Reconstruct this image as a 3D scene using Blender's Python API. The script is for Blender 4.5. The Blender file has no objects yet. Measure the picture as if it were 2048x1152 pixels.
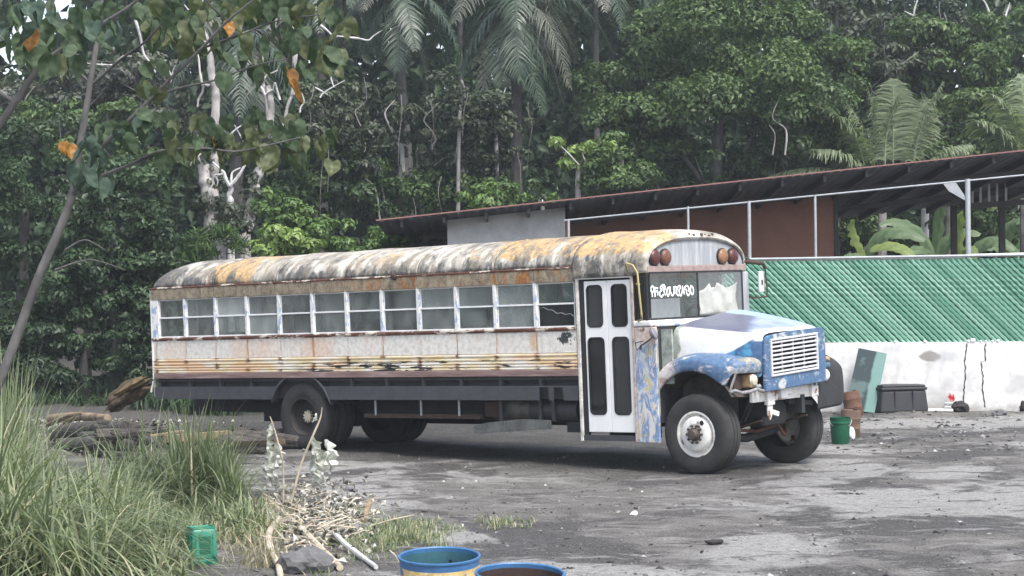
import bpy, bmesh, math, random
import numpy as np
from mathutils import Vector, Matrix, noise as mnoise
random.seed(7); rng = np.random.default_rng(11)
R = math.radians; pi = math.pi
scene = bpy.context.scene
COL = scene.collection

# ---------------------------------------------------------------- camera
F_PX, PITCH, ROLL, CAM_H = 4027.93, 0.0016, -0.0116, 2.3475
cam_d = bpy.data.cameras.new('camera'); cam = bpy.data.objects.new('camera', cam_d); COL.objects.link(cam)
cam_d.sensor_width = 36.0; cam_d.lens = 36.0*F_PX/2048.0; cam_d.clip_end = 2000; cam_d.clip_start = 0.1
cam.matrix_world = Matrix.Translation((0, 0, CAM_H)) @ Matrix.Rotation(pi/2+PITCH, 4, 'X') @ Matrix.Rotation(ROLL, 4, 'Z')
scene.camera = cam

# ---------------------------------------------------------------- sky, sun, exposure
SUN_EL, SUN_AZ = R(58), R(150)      # azimuth of the sun measured clockwise from +Y
world = bpy.data.worlds.new('World'); scene.world = world; world.use_nodes = True
wn = world.node_tree.nodes; wl = world.node_tree.links
sky = wn.new('ShaderNodeTexSky'); sky.sky_type = 'NISHITA'; sky.sun_disc = False
sky.sun_elevation = SUN_EL; sky.sun_rotation = SUN_AZ
sky.air_density = 1.0; sky.dust_density = 3.0; sky.ozone_density = 1.0
wn['Background'].inputs['Strength'].default_value = 0.135
bw = wn.new('ShaderNodeRGBToBW'); mx = wn.new('ShaderNodeMix'); mx.data_type = 'RGBA'; mx.inputs[0].default_value = .5    # thin overcast greys the blue
wl.new(sky.outputs['Color'], bw.inputs[0]); wl.new(sky.outputs['Color'], mx.inputs[6]); wl.new(bw.outputs[0], mx.inputs[7])
wl.new(mx.outputs[2], wn['Background'].inputs['Color'])
sun_d = bpy.data.lights.new('sun', 'SUN'); sun = bpy.data.objects.new('sun', sun_d); COL.objects.link(sun)
sun_d.energy = 1.5; sun_d.angle = R(16); sun_d.color = (1.0, 0.96, 0.9)
sv = Vector((math.sin(SUN_AZ)*math.cos(SUN_EL), math.cos(SUN_AZ)*math.cos(SUN_EL), math.sin(SUN_EL)))
sun.rotation_euler = sv.to_track_quat('Z', 'Y').to_euler()
sun.location = sv*60
vs = scene.view_settings
vs.view_transform = 'Standard'; vs.look = 'None'; vs.gamma = 1.0; vs.use_curve_mapping = False
vs.exposure = 1.5

# ---------------------------------------------------------------- picture -> place
def ray(x, y):
    a, b = x-1024, y-576; c, s = math.cos(ROLL), math.sin(ROLL)
    u, v = c*a+s*b, -s*a+c*b
    d = (u/F_PX, 1.0, -v/F_PX); c, s = math.cos(PITCH), math.sin(PITCH)
    return Vector((d[0], c*d[1]-s*d[2], s*d[1]+c*d[2]))
def at(x, y, Y):
    r = ray(x, y); return Vector((0, 0, CAM_H)) + r*(Y/r.y)
def gnd(x, y, z=0.0):
    r = ray(x, y); return Vector((0, 0, CAM_H)) + r*((z-CAM_H)/r.z)
def mpp(Y): return Y/F_PX       # metres per photo pixel at depth Y

# ---------------------------------------------------------------- object helpers
def mesh_np(name, verts, faces, mats, tint=None, smooth=False, parent=None, midx=None):
    """verts (N,3) array, faces (M,k) int array with one k, or list of lists"""
    me = bpy.data.meshes.new(name)
    if isinstance(faces, np.ndarray):
        M, k = faces.shape
        me.vertices.add(len(verts)); me.vertices.foreach_set('co', np.asarray(verts, np.float32).ravel())
        me.loops.add(M*k); me.loops.foreach_set('vertex_index', faces.astype(np.int32).ravel())
        me.polygons.add(M); me.polygons.foreach_set('loop_start', np.arange(0, M*k, k, dtype=np.int32))
        me.polygons.foreach_set('loop_total', np.full(M, k, np.int32))
        me.update(calc_edges=True)
    else:
        me.from_pydata([tuple(v) for v in verts], [], faces); me.update()
    for m in (mats if isinstance(mats, (list, tuple)) else [mats]): me.materials.append(m)
    if tint is not None:
        a = me.attributes.new('tint', 'FLOAT', 'POINT'); a.data.foreach_set('value', np.asarray(tint, np.float32))
    if midx is not None: me.polygons.foreach_set('material_index', np.asarray(midx, np.int32))
    if smooth:
        me.polygons.foreach_set('use_smooth', np.ones(len(me.polygons), bool))
        me.set_sharp_from_angle(angle=R(38))
    o = bpy.data.objects.new(name, me); COL.objects.link(o)
    if parent: o.parent = parent
    return o
class MB:
    def __init__(s): s.v = []; s.f = []; s.m = []
    def add(s, vs, fs, m=0):
        b = len(s.v); s.v += [tuple(v) for v in vs]; s.f += [[b+i for i in f] for f in fs]; s.m += [m]*len(fs); return s
    def box(s, x0, x1, y0, y1, z0, z1, m=0, M=None):
        vs = [Vector((x, y, z)) for x in (x0, x1) for y in (y0, y1) for z in (z0, z1)]
        if M: vs = [M @ v for v in vs]
        return s.add(vs, [[0,1,3,2],[4,6,7,5],[0,4,5,1],[2,3,7,6],[0,2,6,4],[1,5,7,3]], m)
    def bar(s, a, b, w, h, m=0, up=(0,0,1)):
        a, b = Vector(a), Vector(b); d = (b-a).normalized(); u = Vector(up)
        if abs(d.dot(u)) > .98: u = Vector((0,1,0))
        x = d.cross(u).normalized(); z = x.cross(d)
        vs = [p + x*sx*w/2 + z*sz*h/2 for p in (a, b) for sx in (-1, 1) for sz in (-1, 1)]
        return s.add(vs, [[0,1,3,2],[4,6,7,5],[0,4,5,1],[2,3,7,6],[0,2,6,4],[1,5,7,3]], m)
    def tube(s, pts, r, n=8, m=0, cap=True):
        pts = [Vector(p) for p in pts]; L = len(pts); rs = r if isinstance(r, (list, tuple)) else [r]*L
        vs = []; fs = []; up = None
        for i, p in enumerate(pts):
            d = (pts[min(i+1, L-1)]-pts[max(i-1, 0)]).normalized()
            if up is None: up = Vector((0,0,1)) if abs(d.z) < .9 else Vector((1,0,0))
            x = d.cross(up).normalized(); up = x.cross(d).normalized()
            for k in range(n):
                a = 2*pi*k/n; vs.append(p + (x*math.cos(a)+up*math.sin(a))*rs[i])
        for i in range(L-1):
            for k in range(n):
                k2 = (k+1) % n; fs.append([i*n+k, i*n+k2, (i+1)*n+k2, (i+1)*n+k])
        if cap: fs += [list(range(n))[::-1], [(L-1)*n+k for k in range(n)]]
        return s.add(vs, fs, m)
    def lathe(s, prof, M, n=32, m=0, closed=False):
        """prof: (radius, axial) around local Z of matrix M"""
        vs = []; fs = []; L = len(prof)
        for r, h in prof:
            for k in range(n):
                a = 2*pi*k/n; vs.append(M @ Vector((r*math.cos(a), r*math.sin(a), h)))
        for i in range(L if closed else L-1):
            j = (i+1) % L
            for k in range(n):
                k2 = (k+1) % n; fs.append([i*n+k, i*n+k2, j*n+k2, j*n+k])
        return s.add(vs, fs, m)
    def grid(s, fn, us, vs_, m=0):
        us = list(us); vs_ = list(vs_); nu, nv = len(us), len(vs_)
        P = [fn(u, v) for u in us for v in vs_]
        return s.add(P, [[i*nv+j, (i+1)*nv+j, (i+1)*nv+j+1, i*nv+j+1] for i in range(nu-1) for j in range(nv-1)], m)
    def build(s, name, mats, parent=None, smooth=False, bevel=0, solid=0, tint=None):
        o = mesh_np(name, s.v, s.f, mats, smooth=smooth, parent=parent, midx=s.m if any(s.m) else None, tint=tint)
        if solid:
            md = o.modifiers.new('solid', 'SOLIDIFY'); md.thickness = solid; md.offset = 0
        if bevel:
            md = o.modifiers.new('bevel', 'BEVEL'); md.width = bevel; md.segments = 2; md.limit_method = 'ANGLE'; md.angle_limit = R(40)
        return o
def fix_normals(o):
    bm = bmesh.new(); bm.from_mesh(o.data); bmesh.ops.recalc_face_normals(bm, faces=bm.faces); bm.to_mesh(o.data); bm.free()
def plate(name, outer, holes, th, fn, mats, parent=None, bevel=0):
    """flat plate with holes: 2d loops, fn(a,b,depth)->3d, thickness th"""
    bm = bmesh.new(); edges = []
    for lp in [outer]+holes:
        vs = [bm.verts.new((a, b, 0)) for a, b in lp]
        edges += [bm.edges.new((vs[i], vs[(i+1) % len(vs)])) for i in range(len(vs))]
    bmesh.ops.triangle_fill(bm, use_beauty=True, use_dissolve=False, edges=edges)
    r = bmesh.ops.extrude_face_region(bm, geom=list(bm.faces))
    for g in r['geom']:
        if isinstance(g, bmesh.types.BMVert): g.co.z = th
    for v in bm.verts: v.co = Vector(fn(v.co.x, v.co.y, v.co.z))
    bmesh.ops.recalc_face_normals(bm, faces=bm.faces)
    me = bpy.data.meshes.new(name); bm.to_mesh(me); bm.free()
    for m in (mats if isinstance(mats, (list, tuple)) else [mats]): me.materials.append(m)
    o = bpy.data.objects.new(name, me); COL.objects.link(o)
    if parent: o.parent = parent
    if bevel:
        md = o.modifiers.new('bevel', 'BEVEL'); md.width = bevel; md.segments = 2; md.limit_method = 'ANGLE'; md.angle_limit = R(50)
    return o
def rrect(a0, a1, b0, b1, r, n=5):
    pts = []
    for cx, cy, s in ((a1-r, b1-r, 0), (a0+r, b1-r, 90), (a0+r, b0+r, 180), (a1-r, b0+r, 270)):
        for k in range(n+1):
            t = R(s+90*k/n); pts.append((cx+r*math.cos(t), cy+r*math.sin(t)))
    return pts
def tag(o, label=None, cat=None, group=None, kind=None):
    if label: o['label'] = label
    if cat: o['category'] = cat
    if group: o['group'] = group
    if kind: o['kind'] = kind
    return o
def empty(name, loc=(0,0,0), label=None, cat=None, group=None):
    o = bpy.data.objects.new(name, None); COL.objects.link(o); o.location = loc; o.empty_display_size = .2
    return tag(o, label, cat, group)
def rebase(root, loc):
    """move an Empty to loc while its children stay where they are (children hold world coordinates)"""
    root.location = loc
    for c in root.children: c.matrix_parent_inverse = Matrix.Translation(-Vector(loc))

# ---------------------------------------------------------------- materials
class NT:
    def __init__(s, name):
        s.m = bpy.data.materials.new(name); s.m.use_nodes = True; s.t = s.m.node_tree
        s.b = s.t.nodes['Principled BSDF']; s.out = s.t.nodes['Material Output']; s._c = None
    def n(s, t, **k):
        nd = s.t.nodes.new(t)
        for a, b in k.items(): setattr(nd, a, b)
        return nd
    def put(s, sock, v):
        if v is None: return
        if hasattr(v, 'is_output'): s.t.links.new(v, sock)
        elif isinstance(v, (tuple, list)) and len(v) == 3 and sock.type == 'RGBA': sock.default_value = (*v, 1)
        else: sock.default_value = v
    @property
    def co(s):
        if not s._c: s._c = s.n('ShaderNodeTexCoord').outputs['Object']
        return s._c
    def map(s, scale=(1,1,1), loc=(0,0,0), rot=(0,0,0), co=None):
        nd = s.n('ShaderNodeMapping'); s.put(nd.inputs['Vector'], co or s.co)
        nd.inputs['Scale'].default_value = scale; nd.inputs['Location'].default_value = loc; nd.inputs['Rotation'].default_value = rot
        return nd.outputs[0]
    def noise(s, scale=5, detail=4, rough=.55, vec=None, dist=0):
        nd = s.n('ShaderNodeTexNoise'); s.put(nd.inputs['Vector'], vec or s.co)
        nd.inputs['Scale'].default_value = scale; nd.inputs['Detail'].default_value = detail
        nd.inputs['Roughness'].default_value = rough; nd.inputs['Distortion'].default_value = dist
        return nd.outputs['Fac']
    def vor(s, scale=5, vec=None, out='Color'):
        nd = s.n('ShaderNodeTexVoronoi'); s.put(nd.inputs['Vector'], vec or s.co); nd.inputs['Scale'].default_value = scale
        return nd.outputs[out]
    def ramp(s, fac, stops, interp='LINEAR'):
        nd = s.n('ShaderNodeValToRGB'); s.put(nd.inputs[0], fac); cr = nd.color_ramp; cr.interpolation = interp
        while len(cr.elements) < len(stops): cr.elements.new(.5)
        for e, (p, c) in zip(cr.elements, stops):
            e.position = p; e.color = (*c, 1) if isinstance(c, tuple) else (c, c, c, 1)
        return nd.outputs['Color']
    def step(s, fac, lo, hi): 
        nd = s.n('ShaderNodeMapRange'); nd.interpolation_type = 'SMOOTHSTEP'; s.put(nd.inputs[0], fac)
        nd.inputs[1].default_value = lo; nd.inputs[2].default_value = hi
        return nd.outputs[0]
    def mix(s, fac, a, b, mode='MIX'):
        nd = s.n('ShaderNodeMix', data_type='RGBA', blend_type=mode)
        s.put(nd.inputs[0], fac); s.put(nd.inputs[6], a); s.put(nd.inputs[7], b); return nd.outputs[2]
    def math(s, op, a, b=None, c=None):
        nd = s.n('ShaderNodeMath', operation=op); s.put(nd.inputs[0], a)
        if b is not None: s.put(nd.inputs[1], b)
        if c is not None: s.put(nd.inputs[2], c)
        return nd.outputs[0]
    def xyz(s, co=None):
        nd = s.n('ShaderNodeSeparateXYZ'); s.put(nd.inputs[0], co or s.co); return nd.outputs
    def attr(s, name='tint'):
        return s.n('ShaderNodeAttribute', attribute_name=name).outputs['Fac']
    def rand(s): return s.n('ShaderNodeObjectInfo').outputs['Random']
    def bump(s, h, strength=.3, dist=.02):
        nd = s.n('ShaderNodeBump'); s.put(nd.inputs['Height'], h); nd.inputs['Strength'].default_value = strength
        nd.inputs['Distance'].default_value = dist; s.t.links.new(nd.outputs[0], s.b.inputs['Normal']); return nd.outputs[0]
    def done(s, color=None, rough=.6, metal=0, spec=None):
        s.put(s.b.inputs['Base Color'], color); s.put(s.b.inputs['Roughness'], rough); s.put(s.b.inputs['Metallic'], metal)
        if spec is not None: s.b.inputs['Specular IOR Level'].default_value = spec
        return s.m
def simple(name, col, rough=.6, metal=0, var=.25, scale=8, bump=.15, spec=None):
    t = NT(name); f = t.noise(scale, 5, .6); f2 = t.noise(scale*6, 3, .6)
    c = t.mix(t.math('MULTIPLY', t.step(f, .35, .7), var*2), col, tuple(x*.45 for x in col))
    c = t.mix(t.math('MULTIPLY', t.step(f2, .5, .75), var), c, tuple(min(1, x*1.5+.02) for x in col))
    if bump: t.bump(f2, bump, .01)
    return t.done(c, rough, metal, spec)

RUST = (.16, .055, .022); RUSTD = (.07, .03, .018); ORANGE = (.52, .25, .06)
def mat_roof():
    t = NT('weathered_roof_paint'); x, y, z = t.xyz()
    streak = t.noise(1.0, 6, .62, t.map((7, 1.1, 1.1)), .4)          # runs down over the curve
    streak2 = t.noise(1.0, 5, .65, t.map((2.2, .5, .9), (3, 7, 2)), .8)
    big = t.noise(.55, 3, .5, t.map((1, .6, .6), (4.3, 1, 0)))
    fine = t.noise(22, 5, .65)
    # old white coat, dirty grey
    white = t.ramp(streak, [(.25, (.13,.12,.105)), (.45, (.34,.315,.27)), (.60, (.54,.52,.47)), (.75, (.66,.65,.62))])
    orange = t.ramp(fine, [(.3, (.30,.19,.09)), (.55, (.48,.32,.15)), (.75, (.58,.47,.31))])
    # orange primer: mostly towards the front of the bus and in patches mid way
    ofac = t.math('ADD', t.math('MULTIPLY', t.math('MULTIPLY', t.step(x, 5.6, 7.6), t.step(z, 2.50, 2.66)), .15), t.math('ADD', t.math('MULTIPLY', big, .8), t.math('MULTIPLY', streak2, .42)))
    c = t.mix(t.step(t.math('SUBTRACT', ofac, t.math('MULTIPLY', t.math('MULTIPLY', t.step(x, 9.2, 9.6), t.step(y, .5, 1.0)), .3)), .685, .74), white, orange)
    # black lichen, heavy low on the curve and at the rear end
    low = t.math('MULTIPLY', t.step(z, 2.72, 2.44), t.math('MULTIPLY', t.noise(1.3, 4, .6, t.map((1, .3, .3), (2, 5, 0))), .17))
    rear = t.math('MULTIPLY', t.step(x, 2.4, .2), .09)
    mid = t.math('MULTIPLY', t.math('MULTIPLY', t.step(x, 4.6, 5.4), t.step(x, 7.6, 6.6)), .05)
    lf = t.math('ADD', t.math('ADD', t.math('MULTIPLY', streak2, .55), t.math('MULTIPLY', t.noise(1, 6, .7, t.map((4, 2.5, 2.5), (9, 0, 3))), .55)), t.math('ADD', t.math('ADD', low, rear), mid))
    c = t.mix(t.step(lf, .575, .675), c, t.ramp(fine, [(.3, (.035,.035,.036)), (.7, (.15,.145,.14))]))
    c = t.mix(t.math('MULTIPLY', t.step(t.noise(1, 6, .72, t.map((7, 4, 4), (1, 8, 3))), .48, .60), .85), c, t.ramp(fine, [(.3, (.11,.098,.078)), (.7, (.31,.27,.205))]))
    # pale bare scratches
    c = t.mix(t.math('MULTIPLY', t.step(streak, .64, .70), t.step(t.noise(3.1, 3, .5), .5, .58)), c, (.68,.64,.55))
    t.bump(fine, .25, .01)
    return t.done(c, t.ramp(fine, [(.3, .45), (.7, .75)]))
def mat_band():
    t = NT('rusty_header_band'); x, y, z = t.xyz()
    a = t.noise(1.0, 6, .65, t.map((5, 2, 2))); f = t.noise(26, 5, .7); v = t.noise(1, 7, .7, t.map((7, 3, 5)), .5)
    c = t.ramp(v, [(.30, (.055,.046,.038)), (.46, (.19,.155,.11)), (.62, (.36,.31,.22)), (.75, (.50,.45,.35))])
    c = t.mix(t.step(f, .48, .66), c, (.30,.24,.16))
    c = t.mix(t.math('MULTIPLY', t.step(a, .5, .62), t.step(x, 3.4, 5.6)), c, t.ramp(f, [(.35, (.17,.06,.02)), (.65, (.42,.20,.06))]))
    c = t.mix(t.step(t.math('ADD', z, t.math('MULTIPLY', a, .06)), 2.455, 2.475), c, t.ramp(f, [(.3, (.08,.03,.022)), (.7, (.16,.07,.045))]))
    t.bump(f, .3, .01); return t.done(c, .8)
def mat_panel():
    t = NT('rust_stained_white_panel'); x, y, z = t.xyz()
    big = t.noise(.9, 4, .55, t.map((1, 1, .5))); f = t.noise(14, 6, .65); drip = t.noise(1, 5, .6, t.map((14, 1, 1.6)))
    c = t.ramp(f, [(.3, (.48,.455,.42)), (.55, (.69,.665,.62)), (.75, (.78,.765,.73))])
    c = t.mix(t.math('MULTIPLY', t.step(big, .45, .70), .7), c, t.ramp(f, [(.3, (.55,.35,.23)), (.7, (.70,.54,.42))]))
    # rust along every seam
    fr = t.math('ABSOLUTE', t.math('SUBTRACT', t.math('FRACT', t.math('DIVIDE', t.math('ADD', x, t.math('MULTIPLY', t.math('SUBTRACT', f, .5), .05)), .7157)), .5))
    seam = t.step(fr, .42, .495)
    c = t.mix(t.math('MULTIPLY', seam, t.step(drip, .42, .68)), c, (.42,.20,.09))
    c = t.mix(t.math('MULTIPLY', t.math('MULTIPLY', t.step(fr, .488, .499), t.step(drip, .46, .56)), .7), c, RUST)
    c = t.mix(t.math('MULTIPLY', t.step(t.noise(5, 7, .72), .62, .66), .9), c, (.20,.18,.19))
    # a patch of bare dark metal near the door
    d = t.n('ShaderNodeVectorMath', operation='DISTANCE'); t.put(d.inputs[0], t.map((1, 0, 1.6))); d.inputs[1].default_value = (8.38, 0, 1.52*1.6)
    c = t.mix(t.step(t.math('ADD', d.outputs['Value'], t.math('MULTIPLY', t.math('SUBTRACT', t.noise(11, 5, .7), .5), .5)), .12, .10), c, (.035,.045,.04))
    d2 = t.n('ShaderNodeVectorMath', operation='DISTANCE'); t.put(d2.inputs[0], t.map((1, 0, .45))); d2.inputs[1].default_value = (7.82, 0, 1.50*.45)
    c = t.mix(t.math('MULTIPLY', t.step(t.math('ADD', d2.outputs['Value'], t.math('MULTIPLY', f, .16)), .20, .08), .7), c, (.50,.30,.10))
    t.bump(f, .12, .01); return t.done(c, .55)
def mat_rail():
    t = NT('chipped_rub_rail_paint'); x, y, z = t.xyz()
    f = t.noise(18, 6, .65); a = t.noise(1, 5, .6, t.map((2.2, 1, 9))); b = t.noise(1, 4, .55, t.map((.8, 1, 3), (5, 0, 0)))
    c = t.ramp(a, [(.3, (.62,.46,.22)), (.45, (.70,.60,.40)), (.6, (.74,.71,.66))])
    c = t.mix(t.math('MULTIPLY', t.step(b, .5, .62), .7), c, (.66,.40,.20))
    fr = t.math('ABSOLUTE', t.math('SUBTRACT', t.math('FRACT', t.math('DIVIDE', x, .7157)), .5))
    c = t.mix(t.math('MULTIPLY', t.step(t.math('ADD', fr, t.math('MULTIPLY', t.math('SUBTRACT', f, .5), .35)), .40, .50), t.step(t.noise(1, 3, .5, t.map((1.3, 1, 12))), .42, .56)), c, t.ramp(f, [(.3, RUSTD), (.7, (.24,.09,.03))]))
    # paint gone to black metal between mid length and the door
    k = t.math('MULTIPLY', t.math('MULTIPLY', t.step(x, 3.0, 3.7), t.step(z, 1.27, 1.22)), t.step(t.math('ADD', t.noise(1, 5, .65, t.map((2.0, 1, 16), (2, 0, .5))), t.math('MULTIPLY', t.step(x, 6.8, 5.2), .05)), .555, .585))
    c = t.mix(k, c, (.022,.024,.024))
    t.bump(f, .2, .01); return t.done(c, .55)
def mat_rustrail():
    t = NT('rusted_belt_rail'); f = t.noise(20, 6, .7); a = t.noise(1, 5, .65, t.map((3.5, 1, 10)))
    c = t.ramp(f, [(.3, (.055,.022,.016)), (.6, (.17,.07,.045)), (.8, (.30,.14,.09))])
    c = t.mix(t.step(a, .50, .58), c, (.66,.60,.52)); t.bump(f, .35, .01); return t.done(c, .8)
def mat_maroon():
    t = NT('faded_maroon_paint'); f = t.noise(24, 6, .65); a = t.noise(1, 5, .6, t.map((1.5, 1, 14)))
    c = t.ramp(a, [(.3, (.13,.075,.07)), (.55, (.23,.155,.145)), (.72, (.36,.29,.27))])
    c = t.mix(t.step(f, .6, .75), c, (.26,.15,.10)); t.bump(f, .2, .01); return t.done(c, .75)
def mat_pillar():
    t = NT('brushed_blue_white_paint'); a = t.noise(1, 4, .6, t.map((13, 9, 6), rot=(0, R(35), 0))); f = t.noise(30, 5, .6); rnd = t.rand()
    c = t.ramp(f, [(.3, (.55,.55,.54)), (.6, (.76,.76,.74))])
    c = t.mix(t.math('MULTIPLY', t.step(a, .5, .6), t.step(t.noise(1, 3, .5, t.map((1.4, 1, 1))), .35, .5)), c, (.28,.36,.52))
    c = t.mix(t.math('MULTIPLY', t.step(f, .62, .7), .8), c, (.34,.22,.13)); return t.done(c, .5)
def mat_graffiti():
    t = NT('graffiti_painted_panel'); x, y, z = t.xyz()
    v = t.map((7.5, 1, 3.0), rot=(0, R(28), 0)); a = t.noise(1.0, 5, .6, v, .8); b = t.noise(1.1, 5, .6, t.map((8, 1, 3.4), (7, 3, 1), (0, R(-18), 0)), .9)
    f = t.noise(25, 6, .65)
    c = t.ramp(a, [(.36, (.55,.50,.46)), (.42, (.14,.21,.38)), (.50, (.26,.36,.54)), (.545, (.58,.57,.58)), (.60, (.46,.43,.20)), (.66, (.58,.40,.36))], 'LINEAR')
    c = t.mix(t.step(b, .54, .59), c, (.60,.58,.56)); c = t.mix(t.step(b, .40, .35), c, (.44,.39,.20))
    up = t.math('ADD', z, t.math('MULTIPLY', t.math('SUBTRACT', a, .5), .5))
    c = t.mix(t.step(up, 1.36, 1.48), c, t.ramp(f, [(.35, (.45,.33,.28)), (.65, (.62,.55,.50))]))
    c = t.mix(t.step(t.noise(3.5, 6, .7), .60, .66), c, t.ramp(f, [(.3, RUSTD), (.7, (.27,.16,.12))])); t.bump(f, .2, .01)
    return t.done(c, .5)
def mat_hood():
    t = NT('repainted_hood'); x, y, z = t.xyz(); f = t.noise(14, 6, .6); w = t.noise(2.4, 4, .55); g = t.math('SUBTRACT', w, .5)
    white = t.ramp(f, [(.3, (.66,.67,.68)), (.7, (.78,.79,.80))])
    lav = t.ramp(w, [(.35, (.19,.24,.38)), (.6, (.31,.37,.52))]); purple = t.ramp(f, [(.3, (.085,.09,.13)), (.7, (.15,.16,.22))])
    ltblue = t.ramp(f, [(.3, (.24,.35,.54)), (.7, (.36,.47,.64))]); blue = t.ramp(f, [(.25, (.03,.07,.16)), (.6, (.06,.125,.25))]); cyan = (.07,.27,.46)
    yy = t.math('ADD', y, t.math('MULTIPLY', g, .25)); xx = t.math('ADD', x, t.math('MULTIPLY', g, .3))
    top = t.mix(t.step(yy, 1.55, 1.62), t.mix(t.step(t.math('ADD', t.math('MULTIPLY', yy, .55), xx), 11.15, 11.35), purple, lav), ltblue)
    nose = t.step(t.math('ADD', xx, t.math('MULTIPLY', t.math('ABSOLUTE', t.math('SUBTRACT', y, 1.2)), .12)), 11.06, 11.12)
    top = t.mix(nose, top, white)
    # side: white panel above a blue sweep that rises towards the nose
    edge = t.math('ADD', 1.20, t.math('MULTIPLY', t.math('POWER', t.math('MAXIMUM', t.math('SUBTRACT', x, 10.25), 0), 2.0), .42))
    zz = t.math('ADD', z, t.math('MULTIPLY', g, .02))
    side = t.mix(t.step(t.math('SUBTRACT', zz, edge), -.012, .006), t.mix(t.step(w, .48, .54), blue, cyan), white)
    side = t.mix(t.step(xx, 9.98, 9.95), side, t.ramp(f, [(.3, (.22,.25,.22)), (.7, (.42,.46,.42))]))
    line = t.math('SUBTRACT', 1.635, t.math('MULTIPLY', t.math('SUBTRACT', x, 9.9), .10))
    c = t.mix(t.math('MULTIPLY', t.step(t.math('SUBTRACT', z, line), -.02, .0), 1.0), side, top)
    c = t.mix(t.math('MULTIPLY', nose, t.step(z, 1.40, 1.44)), c, white)
    c = t.mix(t.math('MULTIPLY', t.step(t.noise(7, 7, .75), .62, .68), .55), c, (.25,.22,.20)); t.bump(w, .06, .02)
    return t.done(c, t.ramp(f, [(.3, .28), (.7, .5)]))
def mat_blue():
    t = NT('worn_blue_paint'); x, y, z = t.xyz(); f = t.noise(22, 7, .7); a = t.noise(3.2, 6, .65, None, .5); b = t.noise(1.5, 3, .5, t.map(loc=(4, 2, 1)))
    c = t.ramp(f, [(.25, (.035,.070,.135)), (.5, (.060,.120,.225)), (.7, (.10,.17,.28)), (.8, (.26,.31,.37))])
    c = t.mix(t.math('MULTIPLY', t.step(b, .6, .66), .5), c, (.06,.28,.48))
    c = t.mix(t.math('MULTIPLY', t.step(a, .54, .62), .9), c, t.ramp(f, [(.3, (.30,.30,.29)), (.6, (.54,.54,.53))]))
    c = t.mix(t.math('MULTIPLY', t.step(t.noise(1, 6, .7, t.map((3, 9, 14), (2, 1, 5)), .6), .57, .63), .7), c, (.34,.37,.42))
    c = t.mix(t.step(t.noise(6, 7, .7), .62, .67), c, t.ramp(f, [(.3, (.04,.035,.03)), (.7, (.22,.16,.11))])); t.bump(f, .2, .01)
    return t.done(c, t.ramp(f, [(.3, .3), (.7, .6)]))
def mat_fender():
    t = NT('scuffed_fender_paint'); x, y, z = t.xyz(); f = t.noise(20, 7, .7); a = t.noise(3.2, 6, .65, t.map((1, 1, 1.6)), .6)
    blue = t.ramp(f, [(.25, (.035,.068,.13)), (.5, (.065,.125,.225)), (.7, (.12,.19,.30)), (.8, (.30,.34,.39))]); pale = t.ramp(f, [(.3, (.44,.39,.36)), (.6, (.64,.61,.60))])
    c = t.mix(t.math('MULTIPLY', t.step(a, .58, .66), .85), blue, pale)
    c = t.mix(t.step(t.math('ADD', x, t.math('MULTIPLY', t.math('SUBTRACT', a, .5), .5)), 10.22, 9.98), c, t.mix(t.step(a, .48, .52), pale, (.40,.30,.29)))
    c = t.mix(t.step(t.noise(5, 7, .72, t.map(loc=(1, 5, 2))), .60, .66), c, t.ramp(f, [(.3, (.05,.045,.04)), (.7, (.24,.20,.15))]))
    c = t.mix(t.math('MULTIPLY', t.step(x, 10.9, 11.0), t.step(t.noise(2.6, 4, .6, t.map(loc=(0, 0, 4))), .45, .55)), c, t.ramp(f, [(.3, (.06,.09,.13)), (.5, (.26,.24,.19)), (.75, (.52,.50,.45))]))
    t.bump(f, .25, .012); return t.done(c, .5)
def mat_glass(name, dust, tint, dustcol=(.35,.36,.35)):
    t = NT(name); nt = t.t
    tr = t.n('ShaderNodeBsdfTransparent'); tr.inputs[0].default_value = (*tint, 1)
    gl = t.n('ShaderNodeBsdfGlossy'); gl.inputs['Roughness'].default_value = .06; gl.inputs['Color'].default_value = (.9,.9,.9,1)
    df = t.n('ShaderNodeBsdfDiffuse'); df.inputs[0].default_value = (*dustcol, 1)
    lw = t.n('ShaderNodeLayerWeight'); fr = t.math('ADD', t.math('MULTIPLY', t.math('POWER', lw.outputs['Facing'], 3.0), .75), .05)
    m1 = t.n('ShaderNodeMixShader'); nt.links.new(fr, m1.inputs[0]); nt.links.new(tr.outputs[0], m1.inputs[1]); nt.links.new(gl.outputs[0], m1.inputs[2])
    d = t.math('MULTIPLY', t.math('ADD', t.step(t.noise(3, 5, .6, t.map((1, 1, .6))), .3, .75), t.math('MULTIPLY', t.math('POWER', t.rand(), 2.6), 1.9)), dust)
    m2 = t.n('ShaderNodeMixShader'); nt.links.new(d, m2.inputs[0]); nt.links.new(m1.outputs[0], m2.inputs[1]); nt.links.new(df.outputs[0], m2.inputs[2])
    nt.links.new(m2.outputs[0], t.out.inputs[0]); return t.m
def mat_leaf(name, dark, light, rough=.45, trans=.28, warm=None, spec=.35):
    t = NT(name); a = t.attr('tint')
    stops = [(.0, dark), (.55, tuple((d+l)/2 for d, l in zip(dark, light))), (.92, light)]
    if warm: stops.append((1.0, warm))
    c = t.ramp(a, stops)
    t.done(c, rough, 0, spec)
    tl = t.n('ShaderNodeBsdfTranslucent'); t.put(tl.inputs[0], t.mix(1.0, c, (1.0,1.15,.6), 'MULTIPLY'))
    m = t.n('ShaderNodeMixShader'); m.inputs[0].default_value = trans
    t.t.links.new(t.b.outputs[0], m.inputs[1]); t.t.links.new(tl.outputs[0], m.inputs[2]); t.t.links.new(m.outputs[0], t.out.inputs[0]); return t.m
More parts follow.
